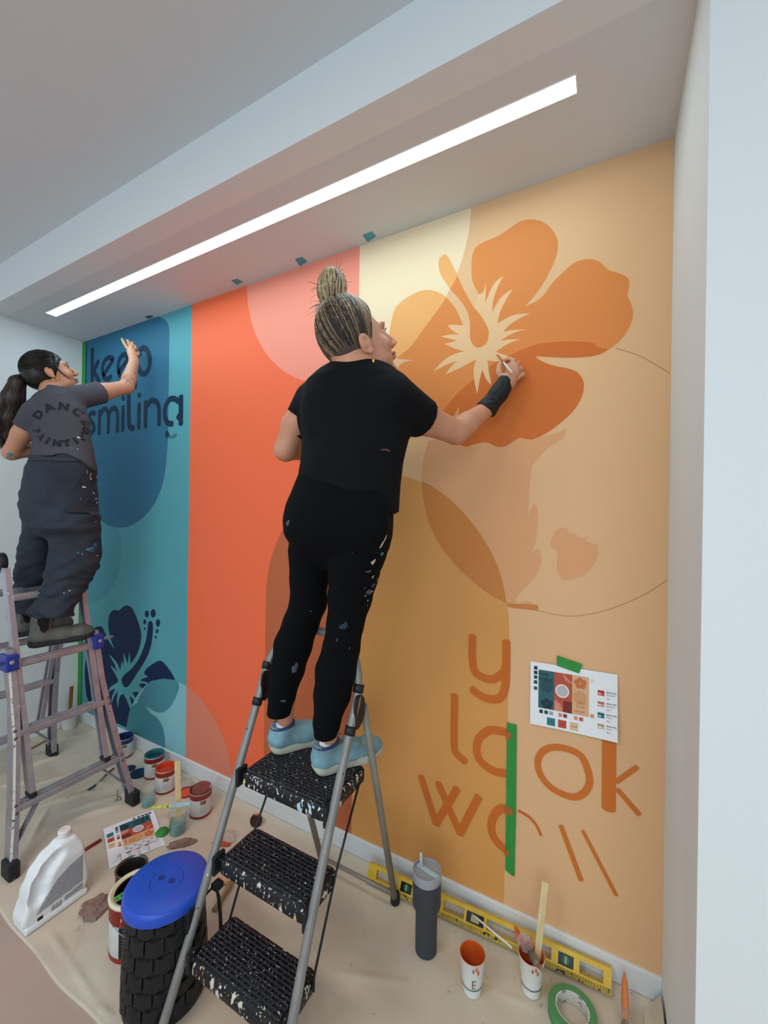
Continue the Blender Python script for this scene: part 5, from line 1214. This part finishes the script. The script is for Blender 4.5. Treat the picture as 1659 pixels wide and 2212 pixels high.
for i in range(90):   # ends hanging off the tie and flyaways
    b0 = Bw+rng.normal(size=3)*.010; e_ = A(aty(685+rng.normal()*11, 668+rng.normal()*12, -.53+rng.normal()*.02)) if i < 55 else bc+nv(rng.normal(size=3)+[0, 0, .5])*(.06+.025*rng.rand())
    if i >= 55: b0 = bc+nv(e_-bc)*.035
    m_ = (b0+e_)/2+np.array([0, 0, .012])+rng.normal(size=3)*.004; pts = [b0*(1-t)**2+2*m_*t*(1-t)+e_*t*t for t in np.linspace(0, 1, 7)]
    paths.append(pts); pick.append(0 if rng.rand() < .6 else 1)
strand_mesh(paths, .0014, 'bun_strands', hm, bun, pick)
MB().tube([Vector(Bw+M1@np.array([.024*math.cos(a), .008*math.sin(a), .024*math.sin(a)])) for a in np.linspace(0, 6.283, 16, endpoint=False)], .005, 8, closed=True, cap=False).out('hair_tie', mat('black_elastic', '#14161a', .9), bun, True)
el = P1(.080, .002, -.054); MB().ell(el+np.array([0, 0, -.022]), (.0042, .0042, .009)).tube([el, el+np.array([0, 0, -.014])], .0018, 6).out('earring', mat('gold', '#d6a357', .25, metal=1), T1, True)
# t-shirt
BK = mat('black_cotton', '#08090d', .9, spec=.25, bump=.15, bscale=500)
Ft = Field(.03)
rows = ((735, 802, 768, -.475, .8, .17), (715, 822, 783, -.475, .72, .17), (685, 850, 800, -.47, .66, .17), (660, 872, 822, -.47, .64, .17), (650, 884, 860, -.47, .64, .17), (646, 886, 900, -.47, .64, .15), (649, 880, 950, -.475, .62, .12), (645, 868, 1000, -.48, .62, .08), (636, 862, 1050, -.48, .66, .04), (636, 860, 1118, -.48, .7, 0), (636, 860, 1125, -.48, .7, 0))
Ft.loft([sec(*r) for r in rows], .03)
sdR = nv(A(aty(915, 905, -.36))-shR); Ft.cone(shR-sdR*.02, shR+sdR*.125, .072, .066, .035)
sdL = nv(elL-shL); Ft.cone(shL-sdL*.01, shL+sdL*.075, .063, .058, .03)
hemP = [(635, 1017), (705, 1036), (777, 1055), (837, 1082), (850, 1112), (862, 1117)]; hw = [A(aty(x, y, -.48)) for x, y in hemP]; hx = [h[0] for h in hw]; hz = [h[2] for h in hw]
def cut1(D, X, Y, Z):
    D = np.maximum(D, np.interp(X, hx, hz)+0*Y-Z)
    sl = (X-shR[0])*sdR[0]+(Y-shR[1])*sdR[1]+(Z-shR[2])*sdR[2]-.112; D = np.where((X > shR[0]) , np.maximum(D, sl), D)
    sl = (X-shL[0])*sdL[0]+(Y-shL[1])*sdL[1]+(Z-shL[2])*sdL[2]-.058; m_ = (X < shL[0]-.005) & (Z > shL[2]-.11); D = np.where(m_, np.maximum(D, sl), D)
    D = wob(D, X, Y, Z, .0016, 26, 3)
    for a, b, am in (((700, 960), (850, 1050), .006), ((720, 930), (860, 1000), .005), ((690, 1000), (840, 1085), .005), ((860, 900), (770, 980), .005), ((885, 880), (820, 850), .004), ((655, 985), (720, 1010), .005), ((650, 930), (680, 985), .004), ((700, 830), (690, 900), .003)):
        D = crease(D, X, Y, Z, A(aty(*a, -.60)), A(aty(*b, -.60)), am, .035)
    return D
Ft.post.append(cut1); shirt1 = link('t_shirt', *Ft.mesh(.005), BK, T1, True)
# leggings
BK2 = mat('black_leggings', '#040508', .95, spec=.2)
Fl = Field(.03)
Fl.loft([sec(*r) for r in ((650, 852, 1005, -.48, .64, .06), (632, 852, 1050, -.48, .68, .04), (618, 848, 1090, -.48, .74, .02), (612, 847, 1125, -.485, .78, 0), (613, 845, 1155, -.485, .74, 0), (624, 838, 1180, -.485, .60, 0), (645, 820, 1205, -.485, .42, 0), (690, 760, 1235, -.485, .2, 0))], .035)
Fl.ell(A(aty(675, 1125, -.55)), (.082, .05, .085), None, .05); Fl.ell(A(aty(785, 1125, -.545)), (.082, .05, .085), None, .05)
def leg(rows, Y0):
    for (a, b) in zip(rows[:-1], rows[1:]):
        pa, pb = A(aty((a[0]+a[1])/2, a[2], a[3])), A(aty((b[0]+b[1])/2, b[2], b[3]))
        g = lambda r, p: (r[1]-r[0])/2*((Vector(p)-C0).dot(_F))/FPX*.985
        Fl.cone(pa, pb, g(a, pa), g(b, pb), .012)
leg(((622, 708, 1190, -.485), (627, 709, 1250, -.475), (627, 706, 1300, -.46), (612, 688, 1345, -.455), (592, 674, 1395, -.47), (585, 657, 1445, -.48), (581, 638, 1500, -.48), (577, 628, 1538, -.475)), 0)
leg(((712, 838, 1190, -.485), (710, 818, 1240, -.475), (708, 803, 1290, -.465), (706, 786, 1345, -.46), (698, 777, 1400, -.475), (681, 769, 1450, -.49), (678, 757, 1500, -.495), (676, 735, 1560, -.50), (677, 729, 1583, -.50)), 0)
zl_, zr_ = aty(602, 1543, -.475).z, aty(703, 1590, -.50).z; xm = (anL[0]+anR[0])/2
def cut2(D, X, Y, Z):
    D = np.maximum(D, np.where(X < xm, zl_, zr_)-Z+0*Y); return wob(D, X, Y, Z, .0008, 40, 8)
Fl.post.append(cut2); legg = link('leggings', *Fl.mesh(.005), BK2, T1, True); bl = bvh_of(legg)
cw = {'w': mat('splat_white', '#d9d6d0', .6), 't': mat('splat_teal', '#2f6f83', .6), 'g': mat('splat_grey', '#4c4f5c', .7), 'd': mat('splat_dark_teal', '#12303b', .7), 'y': mat('splat_sand', '#b9a98c', .6)}
for x, y, r, c_, ex in ((827, 1172, .006, 'w', (.9, 3.2)), (825, 1196, .006, 't', (1, 1.3)), (806, 1214, .006, 'y', (1, 1.5)), (796, 1234, .004, 'g', (2.5, 1)), (822, 1232, .003, 'y', (1, 2)), (805, 1246, .003, 'y', (1, 2)), (815, 1252, .003, 'w', (.7, 1.8)), (806, 1264, .004, 'g', (2.5, 1.2)), (797, 1279, .009, 'g', (1.6, 1)), (803, 1277, .004, 'w', (1.3, .6)), (789, 1287, .0025, 'w', (1, 1)), (794, 1297, .002, 'w', (.8, 1.8)), (793, 1307, .0012, 'w', (1, 1.5)),
                       (743, 1352, .012, 'd', (1, 1)), (728, 1382, .003, 'd', (1, 2)), (671, 1320, .002, 'g', (2, 1)), (637, 1443, .010, 'g', (.9, 2)), (612, 1514, .006, 'g', (1.3, .8)), (761, 1194, .0015, 'g', (1, 1)), (622, 1130, .010, 'g', (1, .9)), (755, 1400, .0015, 'g', (1, 3)), (787, 1270, .0015, 'y', (1, 1))):
    blob(x, y, r, cw[c_], bl, T1, 1, ex)
o = blob(833, 978-6, .010, mat('splat_rust', '#5d3a2c', .7), bvh_of(shirt1), T1, 3, (1.3, .35))
# socks and shoes
SNS = mat('dirty_white_sole', '#b9b8a6', .7, var=.15, vscale=20); SNU = mat('pale_blue_mesh', '#84b3c1', .8, var=.22, vscale=14, bump=.3, bscale=260, dark='#6a858a')
SOC = mat('white_sock', '#e2e2e6', .9)
for an, fd, hp, sd in ((anL, fdL, A(atz(583, 1628, .692)), -1), (anR, fdR, A(atz(677, 1674, .692)), 1)):
    hp = hp+np.array([.0, 0, 0]); hp[2] = .6935; sh = shoe(T1, hp, fd, .262, SNS, SNU, 'sneaker', sd)
    s0 = hp+fd*.045+np.array([0, 0, .075]); MB().tube([an-np.array([0, 0, .03]), an+np.array([0, 0, .0]), an+np.array([0, 0, .022])], [.033, .032, .0295], 20, cap=False).out('sock', SOC, T1, True)
# wrist brace
Fw = Field(.012); w0 = wrR-(wrR-elR)*.10; w1 = wrR+(pal-wrR)*.5
Fw.chain([w0, wrR, w1, A(aty(1106, 806, -.070))], [.036, .0345, .034, .030], .01)
bd = nv(A(pal)-w0); 
def cut3(D, X, Y, Z):
    s_ = (X-w0[0])*bd[0]+(Y-w0[1])*bd[1]+(Z-w0[2])*bd[2]; D = np.maximum(D, -s_+.004); D = np.maximum(D, s_-.135); return wob(D, X, Y, Z, .0012, 120, 2)
Fw.post.append(cut3); BRC = mat('black_brace_fabric', '#0d0d10', .6, bump=.5, bscale=120); br = link('wrist_brace', *Fw.mesh(.0035), BRC, T1, True); bbv = bvh_of(br)
lc = MB(); 
for a, b in (((1062, 838), (1078, 878)), ((1068, 828), (1080, 868)), ((1056, 852), (1075, 872)), ((1050, 860), (1066, 862)), ((1075, 822), (1084, 862)), ((1084, 818), (1066, 850)), ((1048, 872), (1070, 866))):
    pts = []
    for t_ in np.linspace(0, 1, 8):
        x, y = a[0]+(b[0]-a[0])*t_+5*math.sin(3.14*t_), a[1]+(b[1]-a[1])*t_; d = _ray(x, y).normalized(); h = bbv.ray_cast(C0+d*.5, d)
        if h[0] is not None: pts.append(h[0]-d*.0015)
    if len(pts) > 2: lc.tube(pts, .0013, 6)
lc.out('lacing', mat('black_cord', '#2a2a30', .4), br, True)
d = _ray(1053, 888).normalized(); h = bbv.ray_cast(C0+d*.5, d); hp_ = h[0] if h[0] is not None else Vector(w0)
MB().box(hp_-d*.003, (.011, .003, .013), Matrix.Rotation(.4, 3, 'Y'), bev=.001).out('tag', mat('white_tag', '#dfe3ea', .5), br)
sp_ = []
for x, y in ((1104, 812), (1110, 826), (1107, 842), (1096, 858)):
    d = _ray(x, y).normalized(); h = bbv.ray_cast(C0+d*.5, d)
    if h[0] is not None: sp_.append(h[0]+d*.003)
if len(sp_) > 2: MB().tube(sp_, .009, 8).out('strap', mat('brace_strap', '#1d1d22', .5), br, True)
t = thing('paint_brush', aty(1100, 795, -.09), 'small pale brush held in the right hand with the black wrist brace', 'brush')
pa, pb = aty(1088, 783, -.075), aty(1106, 805, -.125); pe = pa+(pa-pb)*.75; MB().tube([pb, pa], [.0045, .0040], 10).out('handle', mat('pale_handle', '#d9c9b4', .5), t, True)
MB().tube([pa, pe, aty(1072, 768, -.006)], [.0042, .0035, .001], 8).out('bristles', mat('orange_bristles', '#b9602c', .6), t, True)

# ------------------------------------------------------------------ woman with the ponytail, on the tall ladder
SK2 = mat('tan_skin', '#c08a6c', .5, sss=.12, var=.05, vscale=16)
T2 = thing('person', (-2.6, -.52, .86), 'woman with a long dark ponytail, grey t-shirt and paint-stained cargo trousers on the tall ladder', 'person')
M2 = head_axes((.33, .82, .44)); H2 = A(aty(110, 802, -.545))-M2[:, 0]*.078
F = Field(.02); P2 = head_field(F, H2, M2, .98)
nb2 = A(aty(112, 850, -.535)); F.cone(P2(0, -.028, -.035), nb2, .042, .048, .02); ph2 = .30
sR, sL = A(aty(172, 858, -.445)), A(aty(72, 895, -.60))
F.chain([nb2, A(aty(122, 900, -.51))], [.048, .07], .03)
F.loft([sec(*r) for r in ((95, 150, 862, -.52, .5, ph2), (85, 172, 890, -.515, .5, ph2), (84, 178, 930, -.51, .5, ph2), (88, 180, 985, -.50, .52, .15), (85, 175, 1050, -.49, .55, .05))], .02)
eR, wR = A(aty(272, 838, -.20)), A(aty(289, 782, -.165))
eR = A(aty(274, 836, -.205)); wR = A(aty(290, 781, -.145))
F.chain([sR, (sR+eR)/2, eR], [.050, .044, .038], .02); F.chain([eR, eR+(wR-eR)*.3, wR], [.038, .038, .0265], .012)
eL = A(aty(24, 978, -.64)); F.chain([sL, (sL+eL)/2, eL], [.048, .044, .038], .02); F.chain([eL, A(aty(70, 972, -.55)), A(aty(110, 965, -.42))], [.037, .036, .028], .012)
hL = A(aty(118, 962, -.38)); F.ell(hL, (.03, .035, .022), None, .015)
for i in range(4): hand_chain(F, [hL+np.array([.0, .02, .018-.013*i]), hL+np.array([.01, .045, .020-.013*i]), hL+np.array([.03, .045, .012-.011*i])])
F.cone(wR, A(aty(284, 760, -.135)), .026, .026, .012); F.ell(A(aty(283, 757, -.13)), (.034, .014, .036), head_axes((.3, .95, 0)), .01)
hand_chain(F, [q(276, 754, -.135), q(271, 746, -.135), q(267, 739, -.13), q(263.5, 732, -.12)], .0095, .0075)
hand_chain(F, [q(280, 752, -.13), q(279, 744, -.135), q(277.5, 737, -.125), q(275, 736, -.105)], .0095, .0078)
hand_chain(F, [q(286, 753, -.13), q(287, 746, -.135), q(286, 741, -.122), q(283, 742, -.105)], .009, .0075)
hand_chain(F, [q(291, 758, -.13), q(293, 752, -.132), q(292.5, 748, -.12), q(289, 749, -.105)], .008, .0065)
hand_chain(F, [q(292, 770, -.13), q(298, 765, -.115), q(299, 760, -.10)], .0115, .0085, .008)
pL, pR = A(aty(85, 1080, -.51)), A(aty(160, 1080, -.47)); kL, kR = A(aty(72, 1205, -.53)), A(aty(172, 1205, -.44)); fL, fR = np.array([-2.783, -.563, 1.04]), np.array([-2.505, -.595, 1.04])
F.chain([pL, kL, fL+np.array([0, .03, .10]), fL], [.058, .040, .029, .027], .008); F.chain([pR, kR, fR+np.array([-.005, .05, .11]), fR+np.array([0, .012, .02])], [.058, .040, .029, .027], .008)
for f_ in (fL, fR): F.cone(f_, f_+np.array([0, .0, -.10]), .028, .026, .004)
lo, hi = F.bounds(); hb = (P2(0, 0, 0)-np.array([.14, .15, .135]), P2(0, 0, 0)+np.array([.14, .15, .16])); wb = (wR+np.array([-.17, -.06, .01]), wR+np.array([.08, .09, .20]))
parts = [F.mesh(.0065, lo, hi)]
for b_ in (hb, wb): parts[0] = dropbox(*parts[0], b_[0]+.004, b_[1]-.004)
parts += [F.mesh(.0032, *hb), F.mesh(.0028, *wb)]
body2 = link('body', *merge(parts), SK2, T2, True); face_bits(P2, M2, T2, '#b0605a', '#3a2a22', '#1d1512', .98)
bb2 = bvh_of(body2)
for x, y, r, e_ in ((276, 822, .006, (1.5, .7)), (281, 826, .005, (.6, 1.2)), (291, 806, .005, (.8, 1.5)), (272, 826, .003, (1, 1)), (285, 818, .003, (1.2, 1))): blob(x, y, r, mat('faded_tattoo', '#5a5a4c', .6), bb2, T2, 2, e_, 'tattoo', .0008)
blob(20, 984, .012, mat('teal_paint_mark', '#4f8085', .6), bb2, T2, 4, (.8, 1.7))
HK = mat('black_hair', '#17120f', .42, var=.25, vscale=24); HK2 = mat('dark_brown_hair', '#2c1c16', .45); HK3 = mat('auburn_hair_ends', '#5a382a', .5)
cs = P2(0, -.015, .035); rs = np.array([.074, .094, .088])*.98
HL2 = ((.080, .066), (.008, -.030), (-.085, -.095))
Fh = Field(.01); Fh.ell(cs, rs+.009, M2); Fh.ell(P2(0, -.065, .0), (.062, .055, .062), M2, .03); Fh.post.append(hairside(H2, M2, .98, *HL2))
cap2 = link('hair', *Fh.mesh(.0035), HK, T2, True)
tie = A(aty(54, 812, -.60)); Bd = nv(M2.T@(tie-cs)/rs); tie = cs+M2@(Bd*rs*1.16)
paths = []; pick = []; tries = 0
while len(paths) < 700 and tries < 20000:
    tries += 1; d = nv(rng.normal(size=3)); loc = d*rs; y, z = loc[1]-.015, loc[2]+.035
    if not inhair(y, z, *HL2): continue
    om = math.acos(np.clip(d@Bd, -1, 1)); pts = []
    for t_ in np.linspace(0, 1, 8):
        v = (math.sin((1-t_)*om)*d+math.sin(t_*om)*Bd)/max(math.sin(om), 1e-3); pts.append(cs+M2@(v*(rs+.0105)*(1.0+.02*math.sin(3.1*t_)+.004*math.sin(len(paths)*1.3))))
    paths.append(pts); pick.append(0 if rng.rand() < .8 else 1)
strand_mesh(paths, .0016, 'hair_strands', [HK, HK2], cap2, pick)
tail = [tie]+[A(aty(x, y, Y)) for x, y, Y in ((38, 826, -.63), (28, 860, -.64), (22, 900, -.64), (16, 940, -.64), (14, 968, -.64))]
Fp = Field(.02); Fp.chain(tail, [.018, .034, .048, .050, .040, .014]); pt_ = link('ponytail', *Fp.mesh(.006), HK2, T2, True)
paths = []; pick = []
tp = np.array(tail); tt = np.linspace(0, 1, len(tp)); rad = [.014, .036, .052, .058, .052, .03]
for i in range(620):
    a = rng.rand()*6.28; rr = math.sqrt(rng.rand()); ph = rng.rand()*6.28; end = .82+.22*rng.rand(); pts = []
    for t_ in np.linspace(0, end, 16):
        c_ = np.array([np.interp(min(t_, 1), tt, tp[:, k]) for k in range(3)]); r0 = np.interp(min(t_, 1), tt, rad)*rr
        if t_ > 1: c_ = c_+(tp[-1]-tp[-2])*(t_-1)*4
        wv = .007*t_*math.sin(t_*16+ph)
        pts.append(c_+np.array([math.cos(a)*r0+wv, math.sin(a)*r0+wv*.7, 0]))
    paths.append(pts); pick.append(1 if rng.rand() < .65 else (2 if rng.rand() < .55 else 0))
strand_mesh(paths, .0017, 'ponytail_strands', [HK, HK2, HK3], pt_, pick)
MB().tube([Vector(tie+np.array([.0, 0, 0])+M2@np.array([.02*math.cos(a), .0, .02*math.sin(a)])) for a in np.linspace(0, 6.283, 14, endpoint=False)], .007, 8, closed=True, cap=False).out('hair_tie', mat('black_elastic', '#14161a', .9), pt_, True)
fr1 = [P2(.060, .050, .078), P2(.074, .038, .045), P2(.077, .034, .005), P2(.071, .048, -.030), P2(.060, .066, -.055)]
MB().tube(smooth3([tuple(p) for p in fr1]), [.0085-.0075*i/16 for i in range(17)], 8, flat=.4).out('hair_fringe', HK, cap2, True)
eo = P2(.082, -.002, -.040); MB().tube([Vector(eo+M2@np.array([.002, .011*math.cos(a), .011*math.sin(a)-.004])) for a in np.linspace(0, 6.283, 18, endpoint=False)], .0022, 8, closed=True, cap=False).out('hoop_earring', mat('gold', '#d6a357', .25, metal=1), T2, True)
# grey t-shirt
GY = mat('washed_grey_cotton', '#47474f', .9, var=.08, vscale=10, bump=.15, bscale=400)
Ft = Field(.03)
rows = ((97, 135, 836, -.535, .85, ph2), (88, 148, 845, -.53, .75, ph2), (72, 168, 858, -.525, .68, ph2), (58, 186, 880, -.52, .64, ph2), (58, 196, 905, -.515, .62, ph2), (60, 198, 940, -.51, .62, ph2-.05), (66, 203, 970, -.50, .62, .18), (66, 206, 995, -.50, .62, .12), (66, 209, 1022, -.495, .64, .08), (66, 209, 1026, -.495, .64, .08))
Ft.loft([sec(*r) for r in rows], .03)
sdR = nv(eR-sR); Ft.cone(sR-sdR*.02, sR+sdR*.13, .062, .060, .03); sdL = nv(eL-sL); Ft.cone(sL-sdL*.01, sL+sdL*.10, .058, .056, .03)
hemP = [(66, 984), (100, 984), (150, 987), (180, 1000), (200, 1015), (210, 1020)]; hw = [A(aty(x, y, -.50)) for x, y in hemP]
vdh = Vector((-.86, .50, 0)).normalized(); rth = Vector((.50, .86, 0)).normalized()
# hem height varies along the image-right body axis
axr = np.array([.35, .94]); hu = [h[0]*.9+h[1]*.43 for h in hw]; hw = [(a[0], a[2]) for a in hw]
cT = aty(137, 1000, -.50); hz = []; sx_ = []
for a, b in hemP:
    d = _ray(a, b); t_ = (cT-C0).dot(vdh)/d.dot(vdh); p_ = C0+d*t_; sx_.append(p_.dot(rth)); hz.append(p_.z)
def cut4(D, X, Y, Z):
    zc = np.interp(X*rth.x+Y*rth.y, sx_, hz); D = np.maximum(D, zc-Z)
    sl = (X-sR[0])*sdR[0]+(Y-sR[1])*sdR[1]+(Z-sR[2])*sdR[2]-.118; D = np.where((Y > sR[1]+.02) & (Z > sR[2]-.09), np.maximum(D, sl), D)
    sl = (X-sL[0])*sdL[0]+(Y-sL[1])*sdL[1]+(Z-sL[2])*sdL[2]-.085; D = np.where((X < sL[0]) & (Z > sL[2]-.16), np.maximum(D, sl), D)
    D = wob(D, X, Y, Z, .0025, 24, 6)
    for a, b, am in (((85, 985), (165, 925), .007), ((75, 970), (140, 935), .005), ((190, 895), (120, 960), .008), ((200, 960), (100, 985), .007), ((205, 990), (110, 990), .006), ((160, 845), (200, 870), .005), ((150, 850), (190, 895), .006), ((130, 862), (175, 900), .004), ((80, 900), (90, 960), .004), ((195, 920), (130, 985), .006)):
        D = crease(D, X, Y, Z, A(aty(*a, -.62)), A(aty(*b, -.60)), am, .030)
    return D
Ft.post.append(cut4); shirt2 = link('t_shirt', *Ft.mesh(.0055), GY, T2, True); bs = bvh_of(shirt2)
SI = mat('faded_black_ink', '#202028', .9); vd_ = Vector((-.86, .50, 0)).normalized(); rt = Vector((.50, .86, 0)).normalized()
cen = aty(122, 908, -.62)
def shirt_letters(txt, rad, a0, a1, size, flip=False):
    for i, ch in enumerate(txt):
        if ch == ' ': continue
        a = math.radians(a0+(a1-a0)*i/(len(txt)-1)); V, Fc = text_mesh(ch, size, .0035, 'CENTER'); rot = a-math.pi/2 if not flip else a+math.pi/2
        W = []
        for v in V:
            x = v.x*1.1; y = v.y-size*.35; xx = x*math.cos(rot)-y*math.sin(rot); yy = x*math.sin(rot)+y*math.cos(rot)
            u_ = rad*1.15*math.cos(a)+xx; w_ = rad*math.sin(a)+yy; W.append(tuple(cen+rt*u_+Vector((0, 0, w_))-vd_*.3))
        decal('printed_letter', W, Fc, bs, vd_, SI, shirt2, .0016)
shirt_letters('DANCE', .096, 150, 18, .052); shirt_letters('PAINTING', .094, 198, 350, .042, True)
for x, y, r in ((170, 945, .007), (168, 970, .003), (155, 968, .002), (195, 965, .002)): blob(x, y, r, cw['w'], bs, shirt2, 5, (1.2, .6))
# cargo trousers
def yx(px, py, x=-2.5):
    d = _ray(px, py); return (C0+d*((x-C0.x)/d.x)).y
CG = mat('charcoal_twill', '#2c343e', .9, var=.18, vscale=9, bump=.3, bscale=90)
Fc_ = Field(.025)
Fc_.loft([sec(*r) for r in ((68, 204, 984, -.495, .66, .12), (56, 211, 1012, -.495, .72, .1), (47, 214, 1050, -.49, .80, .05), (42, 216, 1088, -.49, .88, .02), (43, 216, 1115, -.49, .86, 0), (50, 210, 1138, -.49, .66, 0), (75, 180, 1160, -.49, .40, 0))], .035)
Fc_.loft([sec(*r) for r in ((110, 214, 1112, yx(160, 1112), .75, 0), (104, 219, 1150, yx(162, 1150), 1.0, 0), (107, 221, 1190, yx(165, 1190), .95, 0), (100, 216, 1225, yx(158, 1225), .95, 0), (90, 198, 1262, yx(144, 1262), .95, .0), (74, 178, 1296, yx(126, 1296), .95, 0), (61, 160, 1314, yx(111, 1314), .9, 0), (64, 158, 1328, yx(111, 1328), .9, 0))], .02)
Fc_.loft([sec(*r) for r in ((48, 112, 1112, yx(83, 1112, -2.70), .75, 0), (42, 114, 1150, yx(78, 1150, -2.73), .95, 0), (38, 112, 1190, yx(75, 1190, -2.76), .95, 0), (30, 108, 1240, yx(69, 1240, -2.78), .9, 0), (26, 98, 1285, yx(62, 1285, -2.79), .9, 0), (27, 90, 1318, yx(58, 1318, -2.79), .9, 0), (32, 80, 1332, yx(56, 1332, -2.79), .9, 0))], .02)
def creaseY(D, X, Yg, Z, a, b, am, wd):
    """fold ridge running between two picture points, anywhere along the depth"""
    pa, pb = aty(*a, -.58), aty(*b, -.58); vd2 = (((pa+pb)/2)-C0); vd2.z = 0; vd2.normalize(); rr = Vector((-vd2.y, vd2.x, 0))*-1
    u = (X-pa.x)*rr.x+(Yg-pa.y)*rr.y; eu = (pb-pa).dot(rr); ez = pb.z-pa.z; t = np.clip((u*eu+(Z-pa.z)*ez)/(eu*eu+ez*ez), 0, 1)
    return D-am*np.exp(-((u-t*eu)**2+(Z-pa.z-t*ez)**2)/wd**2)*np.sin(np.pi*np.clip(t, .12, .88))
def wr2(D, X, Y, Z):
    D = wob(D, X, Y, Z, .0045, 26, 9, (1, 1, 1.3)); D = wob(D, X, Y, Z, .0018, 70, 19, (1, 1, 1.8))
    m_ = np.clip((1.36-Z)/.15, 0, 1); D = D+m_*.0032*(np.sin(Z*125+X*24+3.2*np.sin(X*22+Y*19+Z*9))+.6*np.sin(Z*71-Y*30+2*np.sin(X*31)))
    for a, b, am, w_, _y in (((112, 1140), (150, 1085), .007, .02, -.56), ((112, 1150), (190, 1120), .006, .018, -.56), ((108, 1160), (70, 1110), .006, .02, -.6), ((60, 1010), (55, 1080), .005, .018, -.6), ((95, 1000), (100, 1120), .005, .014, -.6), ((185, 1010), (150, 1060), .005, .018, -.56), ((120, 1190), (190, 1215), .007, .016, -.54), ((110, 1230), (180, 1205), .007, .014, -.54), ((105, 1255), (170, 1250), .007, .013, -.56), ((95, 1285), (150, 1265), .007, .013, -.58), ((45, 1180), (100, 1200), .006, .014, -.62), ((40, 1230), (95, 1215), .006, .013, -.62)):
        D = creaseY(D, X, Y, Z, a, b, am, w_)
    return D
Fc_.post.append(wr2); pants = link('cargo_trousers', *Fc_.mesh(.0055), CG, T2, True); bp_ = bvh_of(pants)
def px_patch(name, pts, m, bvh, par, off, g=10):
    P = crom([(a, b, 1) for a, b in pts], 5); xs = [p[0] for p in P]; ys = [p[1] for p in P]; V = []; Fq = []; PA = np.array(P)
    for i in range(g):
        for j in range(g):
            x0, y0 = min(xs)+(max(xs)-min(xs))*i/g, min(ys)+(max(ys)-min(ys))*j/g; dx, dy = (max(xs)-min(xs))/g, (max(ys)-min(ys))/g
            if polysd(PA, np.array([[x0+dx/2]]), np.array([[y0+dy/2]]))[0, 0] > 0: continue
            c4 = []
            for a, b in ((x0, y0), (x0, y0+dy), (x0+dx, y0+dy), (x0+dx, y0)):
                d = _ray(a, b).normalized(); h = bvh.ray_cast(C0+d*.3, d)
                if h[0] is None: break
                c4.append(h[0]-d*off)
            if len(c4) == 4 and max((c4[0]-c).length for c in c4) < .05: b_ = len(V); V += c4; Fq.append([b_, b_+1, b_+2, b_+3])
    if V:
        o = link(name, V, Fq, m, par); bm = bmesh.new(); bm.from_mesh(o.data); bmesh.ops.remove_doubles(bm, verts=bm.verts, dist=.0004); bm.to_mesh(o.data); bm.free()
        sm = o.modifiers.new('thick', 'SOLIDIFY'); sm.thickness = -off*.9 if off > .002 else .0003; return o
FLP = mat('faded_black_twill', '#33363c', .9, var=.15, vscale=14, bump=.3, bscale=90)
px_patch('pocket_flap', [(144, 1094), (170, 1093), (213, 1100), (216, 1112), (200, 1113), (184, 1107), (146, 1106)], FLP, bp_, pants, .006, 16)
px_patch('waistband', [(68, 986), (205, 990), (207, 997), (68, 995)], FLP, bp_, pants, .004, 14)
for i, (x, y, r, c_, ex) in enumerate(((196, 1034, .005, 'w', (1, 1.4)), (208, 1031, .005, 'w', (1.6, .8)), (181, 1052, .007, 'w', (1.2, .8)), (174, 1078, .005, 'g', (1, 2)), (202, 1065, .006, 'w', (1.2, .7)), (207, 1078, .005, 'w', (.8, 1.6)), (209, 1086, .006, 'w', (1, 1.2)), (195, 1026, .004, 'w', (.6, 2.5)), (188, 1020, .004, 'y', (.5, 3)), (204, 1098, .003, 'w', (1.5, .5)), (203, 1111, .004, 'y', (1.5, .4)), (205, 1146, .004, 'g', (2, .6)),
     (194, 1186, .013, 't', (1.4, .8)), (206, 1177, .010, 't', (.8, 1.4)), (200, 1190, .006, 't', (1.6, .6)), (178, 1197, .006, 't', (1, 1)), (168, 1194, .005, 't', (1, 1)), (210, 1200, .004, 'w', (1.4, .6)), (165, 1163, .003, 'g', (1, 1)), (150, 1276, .004, 'w', (1.2, .7)), (138, 1281, .003, 'w', (1, .7)), (206, 1127, .003, 'w', (1, 1)), (157, 1048, .003, 'g', (1.6, .8)), (193, 1234, .002, 'w', (2, .6)))):
    blob(x, y, r, cw[c_], bp_, T2, i, ex)
BSL = mat('dark_boot_sole', '#26272a', .75, splats=[('#77786c', 60, .72)]); BUP = mat('dusty_grey_leather', '#5d5f58', .75, var=.22, vscale=10, bump=.2, bscale=60)
shoe(T2, (-2.52, -.645, .868), (.30, 1, 0), .272, BSL, BUP, 'boot', 1); shoe(T2, (-2.79, -.615, .868), (.16, 1, 0), .272, BSL, BUP, 'boot', -1)
MB().tube([aty(47, 1330, -.6), aty(44, 1345, -.6), aty(48, 1347, -.6), aty(49, 1331, -.6)], .0022, 6).out('drawcord', mat('black_cord', '#2a2a30', .4), T2, True)
t = thing('paint_brush', aty(302, 767, -.09), 'small dark-bristled brush held against the letter p by the raised hand', 'brush')
MB().tube([aty(297, 764, -.105), aty(300, 765, -.08), aty(302, 766, -.055)], [.004, .006, .005], 8).out('handle', mat('dark_handle', '#2a2c30', .4), t, True)
MB().tube([aty(302, 766, -.055), aty(304, 767, -.03), aty(306, 766, -.010)], [.008, .009, .002], 10, flat=.6).out('bristles', mat('navy_bristles', '#0f1c2c', .5), t, True)
